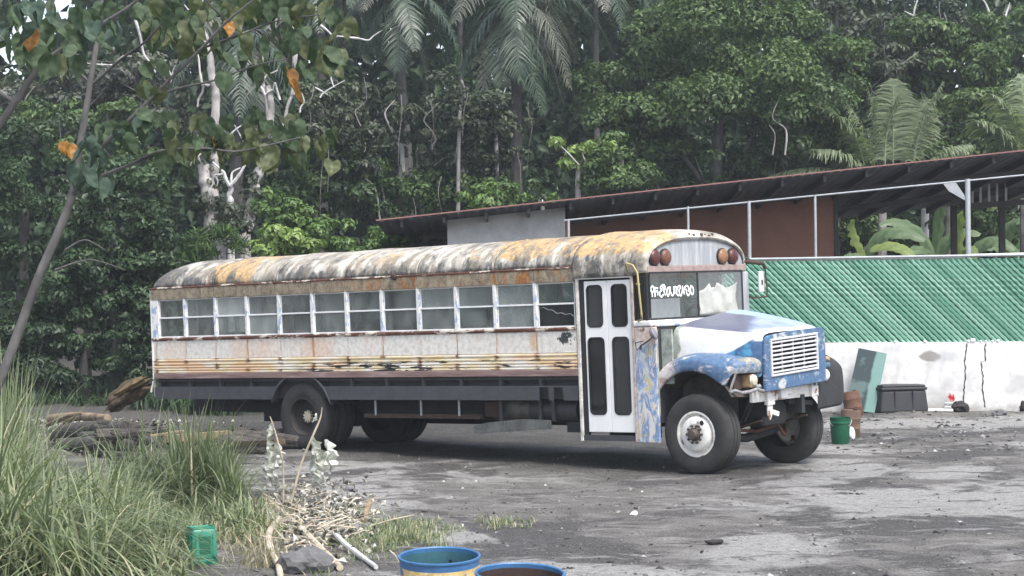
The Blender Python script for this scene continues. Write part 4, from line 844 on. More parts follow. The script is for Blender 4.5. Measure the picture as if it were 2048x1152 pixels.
# shed
YF = 40.0
shed = empty('open_shed', (4, 43, 0), 'open-sided shed with sloping sheet roof and brown wall behind the bus', 'shed'); rebase_list = []
def sp(mb, name, mat, **k):
    o = mb.build(name, mat, shed, **k); o.matrix_parent_inverse = Matrix.Translation(-Vector((4, 43, 0))); return o
eA, eB = at(752, 443, YF), at(2048, 303, YF)
def zf(X): return eA.z+(eB.z-eA.z)*(X-eA.x)/(eB.x-eA.x)
def zr(X, Y): return zf(X)-.065*(Y-YF)
XL, XR_ = eA.x, at(2500, 300, YF).x
pitch = .10; nS = int((XR_-XL)/.95)
for i in range(nS+1):                       # lapped corrugated sheets
    x0 = XL+i*.95; x1 = min(x0+.985, XR_)
    mb = MB(); us = np.linspace(x0, x1, 40)
    mb.grid(lambda a, b: (a, b, zr(a, b)+.012*math.cos(2*pi*a/.19)+.003*(i % 2)), us, [YF, 44, 48, 51]); sp(mb, 'roof_sheet', M['roofunder'], solid=.008, smooth=True)
mb = MB(); mb.add([(XL, YF-.012, zf(XL)+.012), (XR_, YF-.012, zf(XR_)+.012), (XR_, YF-.012, zf(XR_)+.036), (XL, YF-.012, zf(XL)+.036), (XL, YF+.25, zf(XL)+.012), (XR_, YF+.25, zf(XR_)+.012), (XR_, YF+.25, zf(XR_)+.036), (XL, YF+.25, zf(XL)+.036)], [[0,1,2,3],[4,7,6,5],[3,2,6,7],[0,4,5,1],[0,3,7,4],[1,5,6,2]])
sp(mb, 'eave_trim', M['roofred'])
for i in range(22):
    X = XL+.5+i*.845
    if X > XR_: break
    mb = MB(); a, b = Vector((X, YF+.18, zr(X, YF+.18)-.085)), Vector((X, 50.8, zr(X, 50.8)-.085)); mb.bar(a, b, .06, .13); sp(mb, 'rafter', M['steeldark'])
for Y in (42.2, 46.2):
    mb = MB(); mb.bar((XL+.8, Y, zr(XL+.8, Y)-.20), (XR_, Y, zr(XR_, Y)-.20), .08, .12); sp(mb, 'beam', M['steeldark'])
YG = 41.0; x0, x1 = at(895, 480, YG).x, at(1131, 480, YG).x
MB_ = MB(); MB_.add([(x0,YG,0),(x1,YG,0),(x1,YG,zr(x1,YG)-.02),(x0,YG,zr(x0,YG)-.02),(x0,YG+.2,0),(x1,YG+.2,0),(x1,YG+.2,zr(x1,YG+.2)-.02),(x0,YG+.2,zr(x0,YG+.2)-.02)], [[0,1,2,3],[5,4,7,6],[0,3,7,4],[1,5,6,2],[3,2,6,7]]); sp(MB_, 'grey_wall', M['concrete'])
MB_ = MB(); MB_.box(x1+.01, x1+.10, YG-.02, 44.38, 0, zr(x1, 44.5)-.03); sp(MB_, 'return_wall', M['brownwall'])
b0, b1 = x1+.1, at(1668, 480, 44.4).x
MB_ = MB(); MB_.add([(b0,44.4,0),(b1,44.4,0),(b1,44.4,zr(b1,44.4)-.02),(b0,44.4,zr(b0,44.4)-.02),(b0,44.6,0),(b1,44.6,0),(b1,44.6,zr(b1,44.6)-.02),(b0,44.6,zr(b0,44.6)-.02)], [[0,1,2,3],[5,4,7,6],[0,3,7,4],[1,5,6,2],[3,2,6,7]]); sp(MB_, 'brown_wall', M['brownwall'])
MB_ = MB(); MB_.box(b1+.005, b1+.09, 44.38, 44.62, 0, zr(b1, 44.4)-.1); sp(MB_, 'wall_end_post', M['steeldark'])
for px in (1907, 2003):
    X = at(px, 450, 50.4).x; MB_ = MB(); MB_.box(X-.07, X+.07, 50.3, 50.45, 0, zr(X, 50.4)-.05); sp(MB_, 'back_post', M['steeldark'])
yb = 46.0; pA, pB = at(1938, 412, yb), at(2200, 394, yb); MB_ = MB(); MB_.bar(pA, pB, .1, .12); sp(MB_, 'hanging_beam', M['steeldark'])
for px in (1945, 1961, 1978, 1994, 2012): p, q = at(px, 362, yb), at(px, 408, yb); MB_ = MB(); MB_.bar(p, q, .05, .03); sp(MB_, 'louvre_bar', M['pipe'])
p = at(1085, 413, YF+.4); MB_ = MB(); MB_.lathe([(.0001,.06),(.04,.055),(.045,-.05),(.03,-.07),(.0001,-.075)], Matrix.Translation(p), 14); MB_.tube([p+Vector((0,0,.05)), p+Vector((0,0,.14))], .012, 6); sp(MB_, 'eave_lamp', M['whiteplastic'], smooth=True)

# ================================================================= things by the wall
def cyl_obj(name, prof_, loc, mat, n=28, rot=(0,0,0), solid=0, bevel=0, parent=None):
    mb = MB(); mb.lathe(prof_, Matrix.Identity(4), n); o = mb.build(name, mat, parent, smooth=True, solid=solid); o.location = loc; o.rotation_euler = rot; return o
# leaning glass sheet
c4 = [at(1717, 696, 37.98), at(1774, 707, 37.86), at(1749, 826, 37.5), at(1691, 818, 37.62)]
cen = sum(c4, Vector())/4; ex = (c4[1]-c4[0]).normalized(); ez = (c4[0]-c4[3]); ez = (ez-ex*ez.dot(ex)).normalized(); ey = ez.cross(ex)
mb = MB(); loc2 = [Vector(((p-cen).dot(ex), (p-cen).dot(ey), (p-cen).dot(ez))) for p in c4]
mb.add([p+Vector((0, s, 0)) for s in (0, .012) for p in loc2], [[3,2,1,0],[4,5,6,7],[0,1,5,4],[1,2,6,5],[2,3,7,6],[3,0,4,7]])
gs = mb.build('glass_sheet', M['glassgreen']); gs.matrix_world = Matrix.Translation(cen) @ Matrix((ex, ey, ez)).transposed().to_4x4()
tag(gs, 'greenish sheet of glass leaning against the white wall', 'glass sheet')
# upturned black tub
g = gnd(1805, 826); tub = empty('plastic_tub', (g.x, g.y+.35, 0), 'black plastic tub with lid standing against the white wall', 'tub'); tub.rotation_euler = (0, 0, R(14))
mb = MB(); b = [(-.50,-.30),(.48,-.30),(.48,.30),(-.50,.30)]; t_ = [(-.455,-.26),(.44,-.26),(.44,.26),(-.455,.26)]
mb.add([(x,y,0) for x,y in b]+[(x,y,.42) for x,y in t_], [[0,1,5,4],[1,2,6,5],[2,3,7,6],[3,0,4,7],[4,5,6,7],[3,2,1,0]]); mb.build('body', M['tub'], tub, bevel=.04)
mb = MB(); mb.box(-.47,.455,-.285,.285,.415,.475); mb.box(-.44,.43,-.26,.26,.475,.515); mb.build('lid', M['tub'], tub, bevel=.025)
for xx in (-.2, .16): MB().box(xx-.012, xx+.012, -.295, -.27, .05, .40).build('rib', M['tub'], tub)
# rusty canisters
def canister(px, py, r, h, label, mat, rot):
    g = gnd(px, py); e = empty('rusty_canister', (g.x, g.y+r, 0), label, 'canister', 'rusty canisters beside the front wheel'); e.rotation_euler = rot
    cyl_obj('body', [(.0001,0),(r*.92,0),(r,.03),(r,h*.32),(r*1.03,h*.34),(r,h*.36),(r,h*.66),(r*1.03,h*.68),(r,h*.7),(r,h-.03),(r*.93,h),(r*.5,h-.01),(.0001,h-.01)], (0,0,0), mat, 26, parent=e)
    cyl_obj('cap', [(.035,0),(.035,.03),(.0001,.032)], (r*.45,0,h-.012), M['rustdark'], 12, parent=e); return e
canister(1703, 876, .155, .43, 'brown rusty canister standing upright behind the green bucket', simple('dusty_rust_brown', (.125,.080,.058), .85, var=.35, scale=9, bump=.3), (0, R(3), 0))
canister(1713, 834, .165, .46, 'reddish rusty canister leaning by the foot of the glass sheet', M['rust'], (R(-6), R(-9), 0))
# green bucket with wire handle
g = gnd(1684, 889); bk = empty('bucket', (g.x, g.y+.15, 0), 'dark green plastic bucket beside the far front wheel', 'bucket')
cyl_obj('body', [(.0001,.005),(.125,.0),(.130,.01),(.150,.28),(.150,.30),(.162,.305),(.162,.33),(.153,.335),(.155,.39),(.160,.40),(.150,.40),(.140,.30),(.122,.02),(.0001,.02)], (0,0,0), M['bucket'], 32, parent=bk)
mb = MB(); mb.tube([(-.165,0,.36)]+[(.168*math.cos(t), -.10*math.sin(t)-.02, .36-.12*math.sin(t)) for t in np.linspace(pi, 0, 14)], .005, 6); mb.build('handle', M['pipe'], bk)
g = gnd(1708, 881); mb = MB(); mb.lathe([(.0001,-.03),(.09,-.025),(.10,0),(.09,.02),(.0001,.03)], Matrix.Translation((0,0,.10)) @ Matrix.Rotation(R(80), 4, 'Y') @ Matrix.Rotation(R(30), 4, 'X'), 18)
o = mb.build('plastic_disc', M['whiteplastic'], smooth=True); o.location = (g.x, g.y+.2, 0); tag(o, 'round white plastic disc standing beside the green bucket', 'disc')
def blob(name, px, py, r, mat, label, cat, sx=1, sy=1, sz=.7, seed=0, grp=None, rough=.45, n=3, dz=0):
    bm = bmesh.new(); bmesh.ops.create_icosphere(bm, subdivisions=n, radius=r)
    for v in bm.verts:
        k = 1+rough*mnoise.noise(v.co/r*1.3+Vector((seed*7.1, seed*3.3, 0)))+rough*.4*mnoise.noise(v.co/r*3.7+Vector((seed, 0, 5)))
        v.co = Vector((v.co.x*sx*k, v.co.y*sy*k, v.co.z*sz*k))
    me = bpy.data.meshes.new(name); bm.to_mesh(me); bm.free(); me.materials.append(mat)
    o = bpy.data.objects.new(name, me); COL.objects.link(o); g = gnd(px, py); o.location = (g.x, g.y+r*sy*.6, r*sz*.55+dz)
    return tag(o, label, cat, grp)
blob('oily_rag', 1922, 824, .15, M['stonedark'], 'crumpled black rag at the foot of the first wall crack', 'rag', 1.0, .7, .8, 1)
blob('oily_rag', 1942, 820, .13, M['rustdark'], 'brown rag lump between the two wall cracks', 'rag', 1.2, .8, .7, 2)
blob('stone', 2000, 832, .125, M['stone'], 'dark grey stone lying on the dirt right of the wall cracks', 'stone', 1.1, .8, .55, 3)
blob('stone', 2046, 822, .14, M['stonedark'], 'black lump at the wall foot by the right edge', 'stone', .8, .8, .9, 4)
mb = MB(); mb.grid(lambda a, b: (.13*(a-.5), .02*math.sin(a*9)+.02*math.sin(b*7), .12*b+.03*math.sin(a*11)), np.linspace(0, 1, 10), np.linspace(0, 1, 8)); o = mb.build('plastic_scrap', M['redtrash'], solid=.004, smooth=True); p = at(1902, 800, 37.72); o.location = p; o.rotation_euler = (R(-20), R(25), R(10)); tag(o, 'torn red plastic scrap caught on the white wall', 'scrap')
mb = MB(); mb.grid(lambda a, b: (.30*(a-.5), .02*math.sin(a*9+1)+.02*math.sin(b*5), .10*b), np.linspace(0, 1, 8), np.linspace(0, 1, 5)); o = mb.build('plastic_scrap', M['whiteplastic'], solid=.004, smooth=True); p = at(1905, 815, 37.70); o.location = p; tag(o, 'pale plastic scrap on the wall below the red one', 'scrap')
g = gnd(1845, 824); h = gnd(1905, 824); mb = MB(); mb.tube([(g.x, g.y, .03), ((g.x+h.x)/2, g.y-.05, .035), (h.x, h.y-.05, .03)], .03, 10); tag(mb.build('pvc_pipe', M['whiteplastic'], smooth=True), 'white plastic pipe lying along the wall beside the black tub', 'pipe')
g = gnd(1744, 824); mb = MB(); mb.grid(lambda a, b: (g.x+.22*(a-.5), g.y+.1+.12*b, .02+.14*b+.02*math.sin(a*5)), np.linspace(0, 1, 6), np.linspace(0, 1, 4)); tag(mb.build('cardboard_scrap', M['tan'], solid=.01), 'tan cardboard scrap between the black tub and the glass sheet', 'scrap')
# ================================================================= things in the near yard
def barrel(px, ytop, Y, r, h, tilt, label, outs, ins, rimm, seed):
    c = at(px, ytop, Y); e = empty('oil_drum', (c.x, c.y, 0), label, 'drum', 'cut open oil drums at the bottom edge'); e.rotation_euler = (R(tilt), 0, R(seed*20))
    h = c.z
    mb = MB(); mb.lathe([(.0001,.0),(r*.97,.0),(r,.02),(r,h*.45),(r*1.025,h*.5),(r,h*.55),(r,h-.06)], Matrix.Identity(4), 48); mb.build('drum_wall', outs, e, smooth=True)
    mb = MB(); mb.lathe([(r,h-.06),(r+.002,h-.014),(r+.010,h-.008),(r+.010,h+.004),(r,h+.008),(r-.008,h),(r-.006,h-.03)], Matrix.Identity(4), 48); mb.build('rim', rimm, e, smooth=True)
    mb = MB(); mb.lathe([(r-.006,h-.012),(r-.008,h*.5),(r-.01,.03),(.0001,.03)], Matrix.Identity(4), 48); mb.build('drum_inside', ins, e, smooth=True)
    for a in (50, 75): 
        mb = MB(); mb.lathe([(.0001,0),(.012,0),(.012,.004)], Matrix.Translation(((r-.012)*math.cos(R(a)), (r-.012)*math.sin(R(a)), h-.10)) @ Matrix.Rotation(R(a)+pi, 4, 'Z') @ Matrix.Rotation(pi/2, 4, 'Y'), 10); mb.build('hole', M['seal'], e)
    return e
barrel(879, 1110, 14.55, .288, .44, 5, 'blue oil drum with flaking yellow paint and a teal inside', M['barrelyellow'], M['barrelin'], M['barrelblue'], 0)
barrel(1036, 1144, 13.6, .296, .37, 5, 'dark blue oil drum with a rusty brown inside, cut by the bottom edge', M['barrelblue'], M['barrelrust'], M['barrelblue'], 1)
# green jug in the grass
g = gnd(400, 1136); jug = empty('plastic_canister', (g.x, g.y+.14, 0), 'bright green square plastic canister standing in the tall grass', 'canister'); jug.rotation_euler = (R(-2), R(-1), R(24))
def square_tube(levels):
    mb = MB(); vs = []; n = 24
    for hw, z in levels: vs += [(a, b, z) for a, b in rrect(-hw, hw, -hw*.92, hw*.92, hw*.24)]
    mb.add(vs, [[i*n+k, i*n+(k+1) % n, (i+1)*n+(k+1) % n, (i+1)*n+k] for i in range(len(levels)-1) for k in range(n)]+[list(range(n))[::-1]]); return mb
square_tube([(.108,0),(.112,.01),(.112,.055),(.107,.06),(.107,.068),(.112,.073),(.112,.29),(.108,.315),(.098,.325),(.098,.32),(.085,.30)]).build('body', M['jug'], jug, smooth=True)
square_tube([(.100,.322),(.106,.324),(.106,.342),(.098,.344),(.094,.330)]).build('rim', M['jug'], jug, smooth=True)
for sx in (-1, 1):
    for uu in (-.075, .075): MB().box(uu-.007, uu+.007, -.112, -.103, .09, .28).build('moulded_rib', M['jug'], jug, bevel=.003)
    break
for uu in (-.055, .035): MB().box(-.120, -.112, uu-.006, uu+.006, .09, .28).build('moulded_rib', M['jug'], jug, bevel=.003)
MB().box(-.05, .055, -.1055, -.1025, .11, .26).build('faded_patch', M['bucket'], jug)
# branches, logs and planks
def limb(name, pts, rads, mat, label, cat, grp=None, n=9, kn=.0, parent=None):
    P = [Vector(p) for p in pts]; fine = []; fr = []
    for k in range(len(P)-1):
        p0, p1, p2, p3 = P[max(k-1, 0)], P[k], P[k+1], P[min(k+2, len(P)-1)]
        for t in np.linspace(0, 1, 5, endpoint=False):
            fine.append(.5*((2*p1)+(p2-p0)*t+(2*p0-5*p1+4*p2-p3)*t*t+(3*p1-p0-3*p2+p3)*t**3)); fr.append((rads[k]*(1-t)+rads[k+1]*t)*(1+kn*mnoise.noise(fine[-1]*9)))
    fine.append(P[-1]); fr.append(rads[-1]); mb = MB(); mb.tube(fine, fr, n); o = mb.build(name, mat, parent, smooth=True)
    if label: tag(o, label, cat, grp)
    return o
def gp(px, py, z): return gnd(px, py, z)
limb('fallen_branch', [gp(531,996,.10), gp(560,1020,.07), gp(600,1056,.06), gp(640,1096,.05), gp(680,1135,.045)], [.018,.024,.034,.034,.030], M['woodpale'], 'thick pale branch lying across the dead leaves, pointing at the drums', 'branch', 'sticks on the rubbish heap', kn=.2)
limb('fallen_branch', [gp(560,1036,.10), gp(538,1066,.12), gp(541,1098,.10), gp(556,1130,.06), gp(562,1160,.04)], [.022,.03,.03,.027,.025], M['woodpale'], 'crooked branch curving down to the bottom edge right of the green jug', 'branch', 'sticks on the rubbish heap', kn=.25)
limb('fallen_branch', [gp(672,1070,.12), gp(700,1096,.06), gp(752,1134,.03)], [.022,.026,.02], M['barkpale'], 'short grey branch ending nearest the yellow and blue drum', 'branch', 'sticks on the rubbish heap', kn=.2)
limb('fallen_branch', [gp(553,1100,.03), gp(600,1085,.04), gp(640,1075,.06)], [.010,.012,.008], M['woodpale'], 'thin straight stick crossing behind the dark boulder', 'branch', 'sticks on the rubbish heap')
limb('fallen_branch', [gp(742,1000,.16), gp(735,1015,.10), gp(728,1040,.02)], [.018,.034,.03], M['wood'], 'stubby brown branch stump standing on the bare dirt edge', 'branch', 'sticks on the rubbish heap', kn=.3)
limb('fallen_branch', [gp(560,1000,.05), gp(590,1020,.10), gp(625,1045,.06)], [.010,.014,.010], M['wooddark'], 'dark thin branch beside the thick pale one', 'branch', 'sticks on the rubbish heap')
blob('boulder', 612, 1148, .24, M['stone'], 'dark grey boulder half sunk under the crossed branches', 'boulder', 1.0, .8, .55, 8, rough=.35)
blob('stone', 1268, 1030, .03, M['white'], 'small white stone on the bare dirt in front of the bus', 'stone', 1.2, 1, .8, 12)
blob('stone', 1430, 1088, .055, M['stonedark'], 'small black clod near the bottom of the yard right of the drums', 'stone', 1.6, .8, .5, 13)
blob('stone', 700, 985, .06, M['stone'], 'round grey stone on the dirt right of the dead plants', 'stone', 1.3, .9, .6, 14)
# rotten trunk and burnt logs behind the bus
def rough_log(name, a, b, rads, mat, label, cat, grp, seed, jag=.16):
    a, b = Vector(a), Vector(b); ax = (b-a).normalized(); e1 = ax.cross(Vector((0, 0, 1))).normalized(); e2 = e1.cross(ax); nr, ns = 26, 30; vs = []; L = (b-a).length
    for i in range(nr+1):
        t = i/nr; r0 = float(np.interp(t, np.linspace(0, 1, len(rads)), rads))
        for k in range(ns):
            th = 2*pi*k/ns; c, s_ = math.cos(th), math.sin(th); q = Vector((c*1.6+seed, s_*1.6, t*L*2.2))
            r = r0*(1+.32*mnoise.noise(q)+.22*abs(mnoise.noise(Vector((c*4.5, s_*4.5, t*L*1.2+seed))))-.12+.08*mnoise.noise(q*5))
            end = jag*mnoise.noise(Vector((c*3.2, s_*3.2, seed+9)))*(t**6)-jag*mnoise.noise(Vector((c*3.2, s_*3.2, seed+5)))*((1-t)**6)
            vs.append(a+ax*(t*L+end)+(e1*c+e2*s_)*r)
    fs = [[i*ns+k, i*ns+(k+1) % ns, (i+1)*ns+(k+1) % ns, (i+1)*ns+k] for i in range(nr) for k in range(ns)]
    n0 = len(vs); vs += [a+ax*.12, b-ax*.16]; fs += [[n0, (k+1) % ns, k] for k in range(ns)]+[[n0+1, nr*ns+k, nr*ns+(k+1) % ns] for k in range(ns)]
    mb = MB(); mb.add(vs, fs); return tag(mb.build(name, mat), label, cat, grp)
rough_log('rotten_log', at(218, 812, 35.8), at(292, 766, 35.5), [.11,.17,.16,.20,.21,.14], M['woodrot'], 'broken brown rotten trunk lying on top of the log heap behind the bus', 'log', 'logs heaped behind the bus', 1)
rough_log('rotten_log', at(232, 790, 35.35), at(290, 756, 35.3), [.03,.06,.08,.06], M['grassroot'], 'slab of rotten bark peeling off the broken brown trunk', 'log', 'logs heaped behind the bus', 4)
for a, b, r, mt, lab in (((108,868,.15),(250,856,.42),.12,'wooddark','charred black log at the front of the log heap'), ((100,838,.22),(215,836,.50),.07,'wood','grey-brown log lying on the left of the heap'), ((120,890,.08),(290,892,.24),.10,'wooddark','charred log lowest in the heap, half in the grass'), ((95,850,.30),(165,826,.62),.03,'wood','thin straight pole rising from the left of the log heap'), ((165,872,.22),(320,884,.34),.07,'wooddark','short burnt log between the heap and the rear wheel')):
    p, q = gnd(*a), gnd(*b); limb('log', [p, p.lerp(q, .5)+Vector((0,0,.03)), q], [r, r*1.05, r*.85], M[mt], lab, 'log', 'logs heaped behind the bus', 12, .25)
rl = random.Random(5)
for i in range(16):
    px = rl.uniform(215, 320); z = .07+.38*rl.random()*(1 if px < 305 else .5); p = gnd(px, rl.uniform(856, 872), z); a = rl.uniform(-.5, .5); L = rl.uniform(.5, 1.0); d = Vector((math.cos(a), math.sin(a), rl.uniform(-.2, .2)))*L/2; r = rl.uniform(.05, .10)
    rough_log('log', p-d, p+d, [r, r*1.15, r*1.1, r*.8], M['wooddark'], 'burnt black log jumbled under the rotten brown trunk', 'log', 'burnt logs under the rotten trunk', i+20, .08)
for i in range(12):
    px = rl.uniform(330, 545); p = gnd(px, rl.uniform(866, 890), .06+.22*rl.random()); a = rl.uniform(-.9, .3); L = rl.uniform(.5, 1.1); d = Vector((math.cos(a), math.sin(a), rl.uniform(-.15, .15)))*L/2; r = rl.uniform(.05, .12)
    rough_log('log', p-d, p+d, [r, r*1.15, r*1.1, r*.8], M['wooddark'], 'burnt black log lying in the shade under the rear of the bus', 'log', 'burnt logs under the rear of the bus', i+50, .08)
def plank(a, b, w, h, mt, lab):
    mb = MB(); mb.bar(a, b, w, h); o = mb.build('plank', M[mt], bevel=.006); tag(o, lab, 'plank', 'planks under the rear of the bus')
plank(gnd(330, 878, .42), gnd(458, 868, .40), .10, .10, 'wood', 'yellowish plank with a pale sawn end under the rear of the bus')
plank(gnd(390, 892, .30), gnd(560, 884, .48), .16, .07, 'woodrot', 'long brown plank leaning up towards the rear wheel')
plank(gnd(420, 892, .12), gnd(500, 894, .14), .14, .05, 'wood', 'short grey plank near the ground before the rear wheel')
plank(gnd(300, 872, .55), gnd(370, 862, .60), .10, .03, 'wood', 'upper plank lying across the logs at the bus corner')
# dead plants with papery hanging leaves
def dead_leaf_mesh(seed):
    rn = random.Random(seed); mb = MB(); nu, nv = 14, 7; L = .34+.08*rn.random()
    def f(a, b):
        wv = math.sin(pi*min(1, a*1.02+.02))**.8*(.062+.016*math.sin(a*21+seed)+.010*math.sin(a*37)); s = (b-.5)*2; curl = 2.0+.8*rn.random()*0
        x = wv*math.sin(s*curl)*1.0; y = wv*(math.cos(s*curl)-1)*.9
        return (x+.015*math.sin(a*17+seed), y+.014*math.sin(a*13+s*4), -L*a)
    mb.grid(f, np.linspace(0, 1, nu), np.linspace(0, 1, nv)); return mb
def dead_plant(stem, rads, leaves, label):
    e = empty('dead_plant', stem[0], label, 'dead plant', 'dead plants in front of the rear wheel'); inv = Matrix.Translation(-Vector(stem[0]))
    o = limb('stem', stem, rads, M['woodpale'], None, None, parent=e, kn=.15); o.matrix_parent_inverse = inv
    for i, (px, py, z, rz, s, tw) in enumerate(leaves):
        p = Vector((px, py, z)); mb = dead_leaf_mesh(i+3); l = mb.build('leaf', M['deadleaf'], e, smooth=True, tint=[.35+.6*random.random()*0+.5*abs(math.sin(k*.7)) for k in range(len(mb.v))]); l.matrix_parent_inverse = inv; l.location = p; l.rotation_euler = (R(tw), R(random.uniform(-14, 14)), R(rz)); l.scale = (s, s, s*.9)
    return e
Yd = 22.0
d1 = [at(566, 975, Yd)*1, at(566, 930, Yd), at(556, 885, Yd), at(546, 850, Yd), at(540, 833, Yd)]; d1[0].z = 0.0
L1 = [(*at(543, 846, Yd-.02), 20, .55, 0), (*at(535, 876, Yd-.03), 60, .85, 5), (*at(552, 884, Yd+.02), 150, .95, -6), (*at(536, 908, Yd), 200, .9, 4), (*at(556, 910, Yd-.04), 310, 1.0, -4), (*at(546, 922, Yd+.03), 100, .7, 8)]
dead_plant(d1, [.012,.010,.009,.007,.005], L1, 'dead plant with grey papery leaves and a hooked stem, left of its twin')
d2 = [at(577, 1002, 21.6), at(600, 936, 21.6), at(622, 880, 21.6), at(640, 838, 21.6), at(644, 815, 21.6)]; d2[0].z = .0
L2 = [(*at(625, 874, 21.55), 40, .95, 4), (*at(650, 879, 21.6), 120, 1.15, -5), (*at(642, 900, 21.62), 230, 1.2, 6), (*at(656, 902, 21.55), 320, 1.0, -8), (*at(628, 905, 21.6), 10, .6, 0), (*at(632, 826, 21.58), 80, .35, 20)]
dead_plant(d2, [.015,.014,.012,.009,.006], L2, 'dead plant with a straight slanting stem and hanging papery leaves before the rear wheel')
# ================================================================= foliage
def unit(a): return a/np.maximum(np.linalg.norm(a, axis=-1, keepdims=True), 1e-9)
def leaf_arrays(C, axis_, nrm, L, Wd, fold=.18, tint=None):
    """6-vertex leaves: centre line along axis_, blade normal nrm"""
    N = len(C); side = unit(np.cross(axis_, nrm)); nrm = unit(np.cross(side, axis_))
    L = L[:, None]; Wd = Wd[:, None]
    v = np.stack([C, C+axis_*L*.45+side*Wd*.5+nrm*Wd*fold, C+axis_*L-nrm*L*.12, C+axis_*L*.45-side*Wd*.5+nrm*Wd*fold], 1).reshape(-1, 3)
    b = np.arange(N)[:, None]*4; f = np.concatenate([b+np.array([[0, 1, 2]]), b+np.array([[0, 2, 3]])], 1).reshape(-1, 3)
    return v, f, np.repeat(tint if tint is not None else rng.random(N), 4)
def crown_leaves(clumps, n, L, ratio=.55, droop=.25, shell=.55, up=.35):
    """clumps: list of (centre, (rx,ry,rz), brightness). Leaves lie in the outer part of each clump, facing outwards and upwards"""
    vol = np.array([r[0]*r[2]+r[0]*r[1] for _, r, _ in clumps]); cnt = rng.multinomial(n, vol/vol.sum())
    Cs, A, Nn, T = [], [], [], []
    for (c, r, br), k in zip(clumps, cnt):
        if not k: continue
        d = unit(rng.normal(size=(k, 3))); d[:, 2] = np.where(d[:, 2] < -.45, -d[:, 2], d[:, 2]); rad = (shell+(1-shell)*rng.random(k))[:, None]
        lump = 1+.16*np.sin(d[:, :1]*7+c[0]*3)*np.cos(d[:, 2:]*6+c[2]*5)
        Cs.append(np.array(c)+d*rad*lump*np.array(r)); out = unit(d/np.array(r)+np.array([0, 0, up])+rng.normal(size=(k, 3))*.45)
        ax = unit(np.cross(out, rng.normal(size=(k, 3)))+np.array([0, 0, -droop])); A.append(ax); Nn.append(out); T.append(np.clip(br+rng.normal(size=k)*.2, 0, .999))
    C = np.concatenate(Cs); A = np.concatenate(A); Nn = np.concatenate(Nn); T = np.concatenate(T); N = len(C)
    Ls = L*(.5+1.0*rng.random(N)**1.3); return leaf_arrays(C, A, Nn, Ls, Ls*ratio*(.8+.4*rng.random(N)), tint=T)
def px_clumps(ells, Y, sub, depth=1.0, size=(.28, .5), flat=.75, bright=(.2, .8), seed=0):
    """ellipses in picture pixels at depth Y -> many small leaf clumps filling that volume"""
    rn = random.Random(seed); out = []; k = mpp(Y)
    tot = sum(e[2]*e[3] for e in ells)
    for e in ells:
        cx, cy, rx, ry = e[:4]; c = at(cx, cy, Y); br0 = e[4] if len(e) > 4 else 0
        RX, RZ = rx*k, ry*k; RY = depth*min(RX, 2.5)
        for i in range(max(3, int(sub*e[2]*e[3]/tot))):
            while True:
                d = Vector((rn.uniform(-1, 1), rn.uniform(-1, 1), rn.uniform(-1, 1)))
                if d.length <= 1 and (d.length > .45 or rn.random() < .3): break
            s = rn.uniform(*size)*(1.0 if d.length < .8 else .8)
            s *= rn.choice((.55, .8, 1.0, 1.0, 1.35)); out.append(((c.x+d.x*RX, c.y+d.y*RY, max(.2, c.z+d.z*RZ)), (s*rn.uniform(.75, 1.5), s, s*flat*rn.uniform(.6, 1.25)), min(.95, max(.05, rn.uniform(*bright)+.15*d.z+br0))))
    return out
def wiggle(pts, amp, n=3, seed=0):
    rn = random.Random(seed); out = [pts[0]]
    for a, b in zip(pts[:-1], pts[1:]):
        for i in range(1, n+1): t = i/n; out.append((a[0]+(b[0]-a[0])*t+rn.uniform(-amp, amp), a[1]+(b[1]-a[1])*t+rn.uniform(-amp, amp)*.5))
    return out
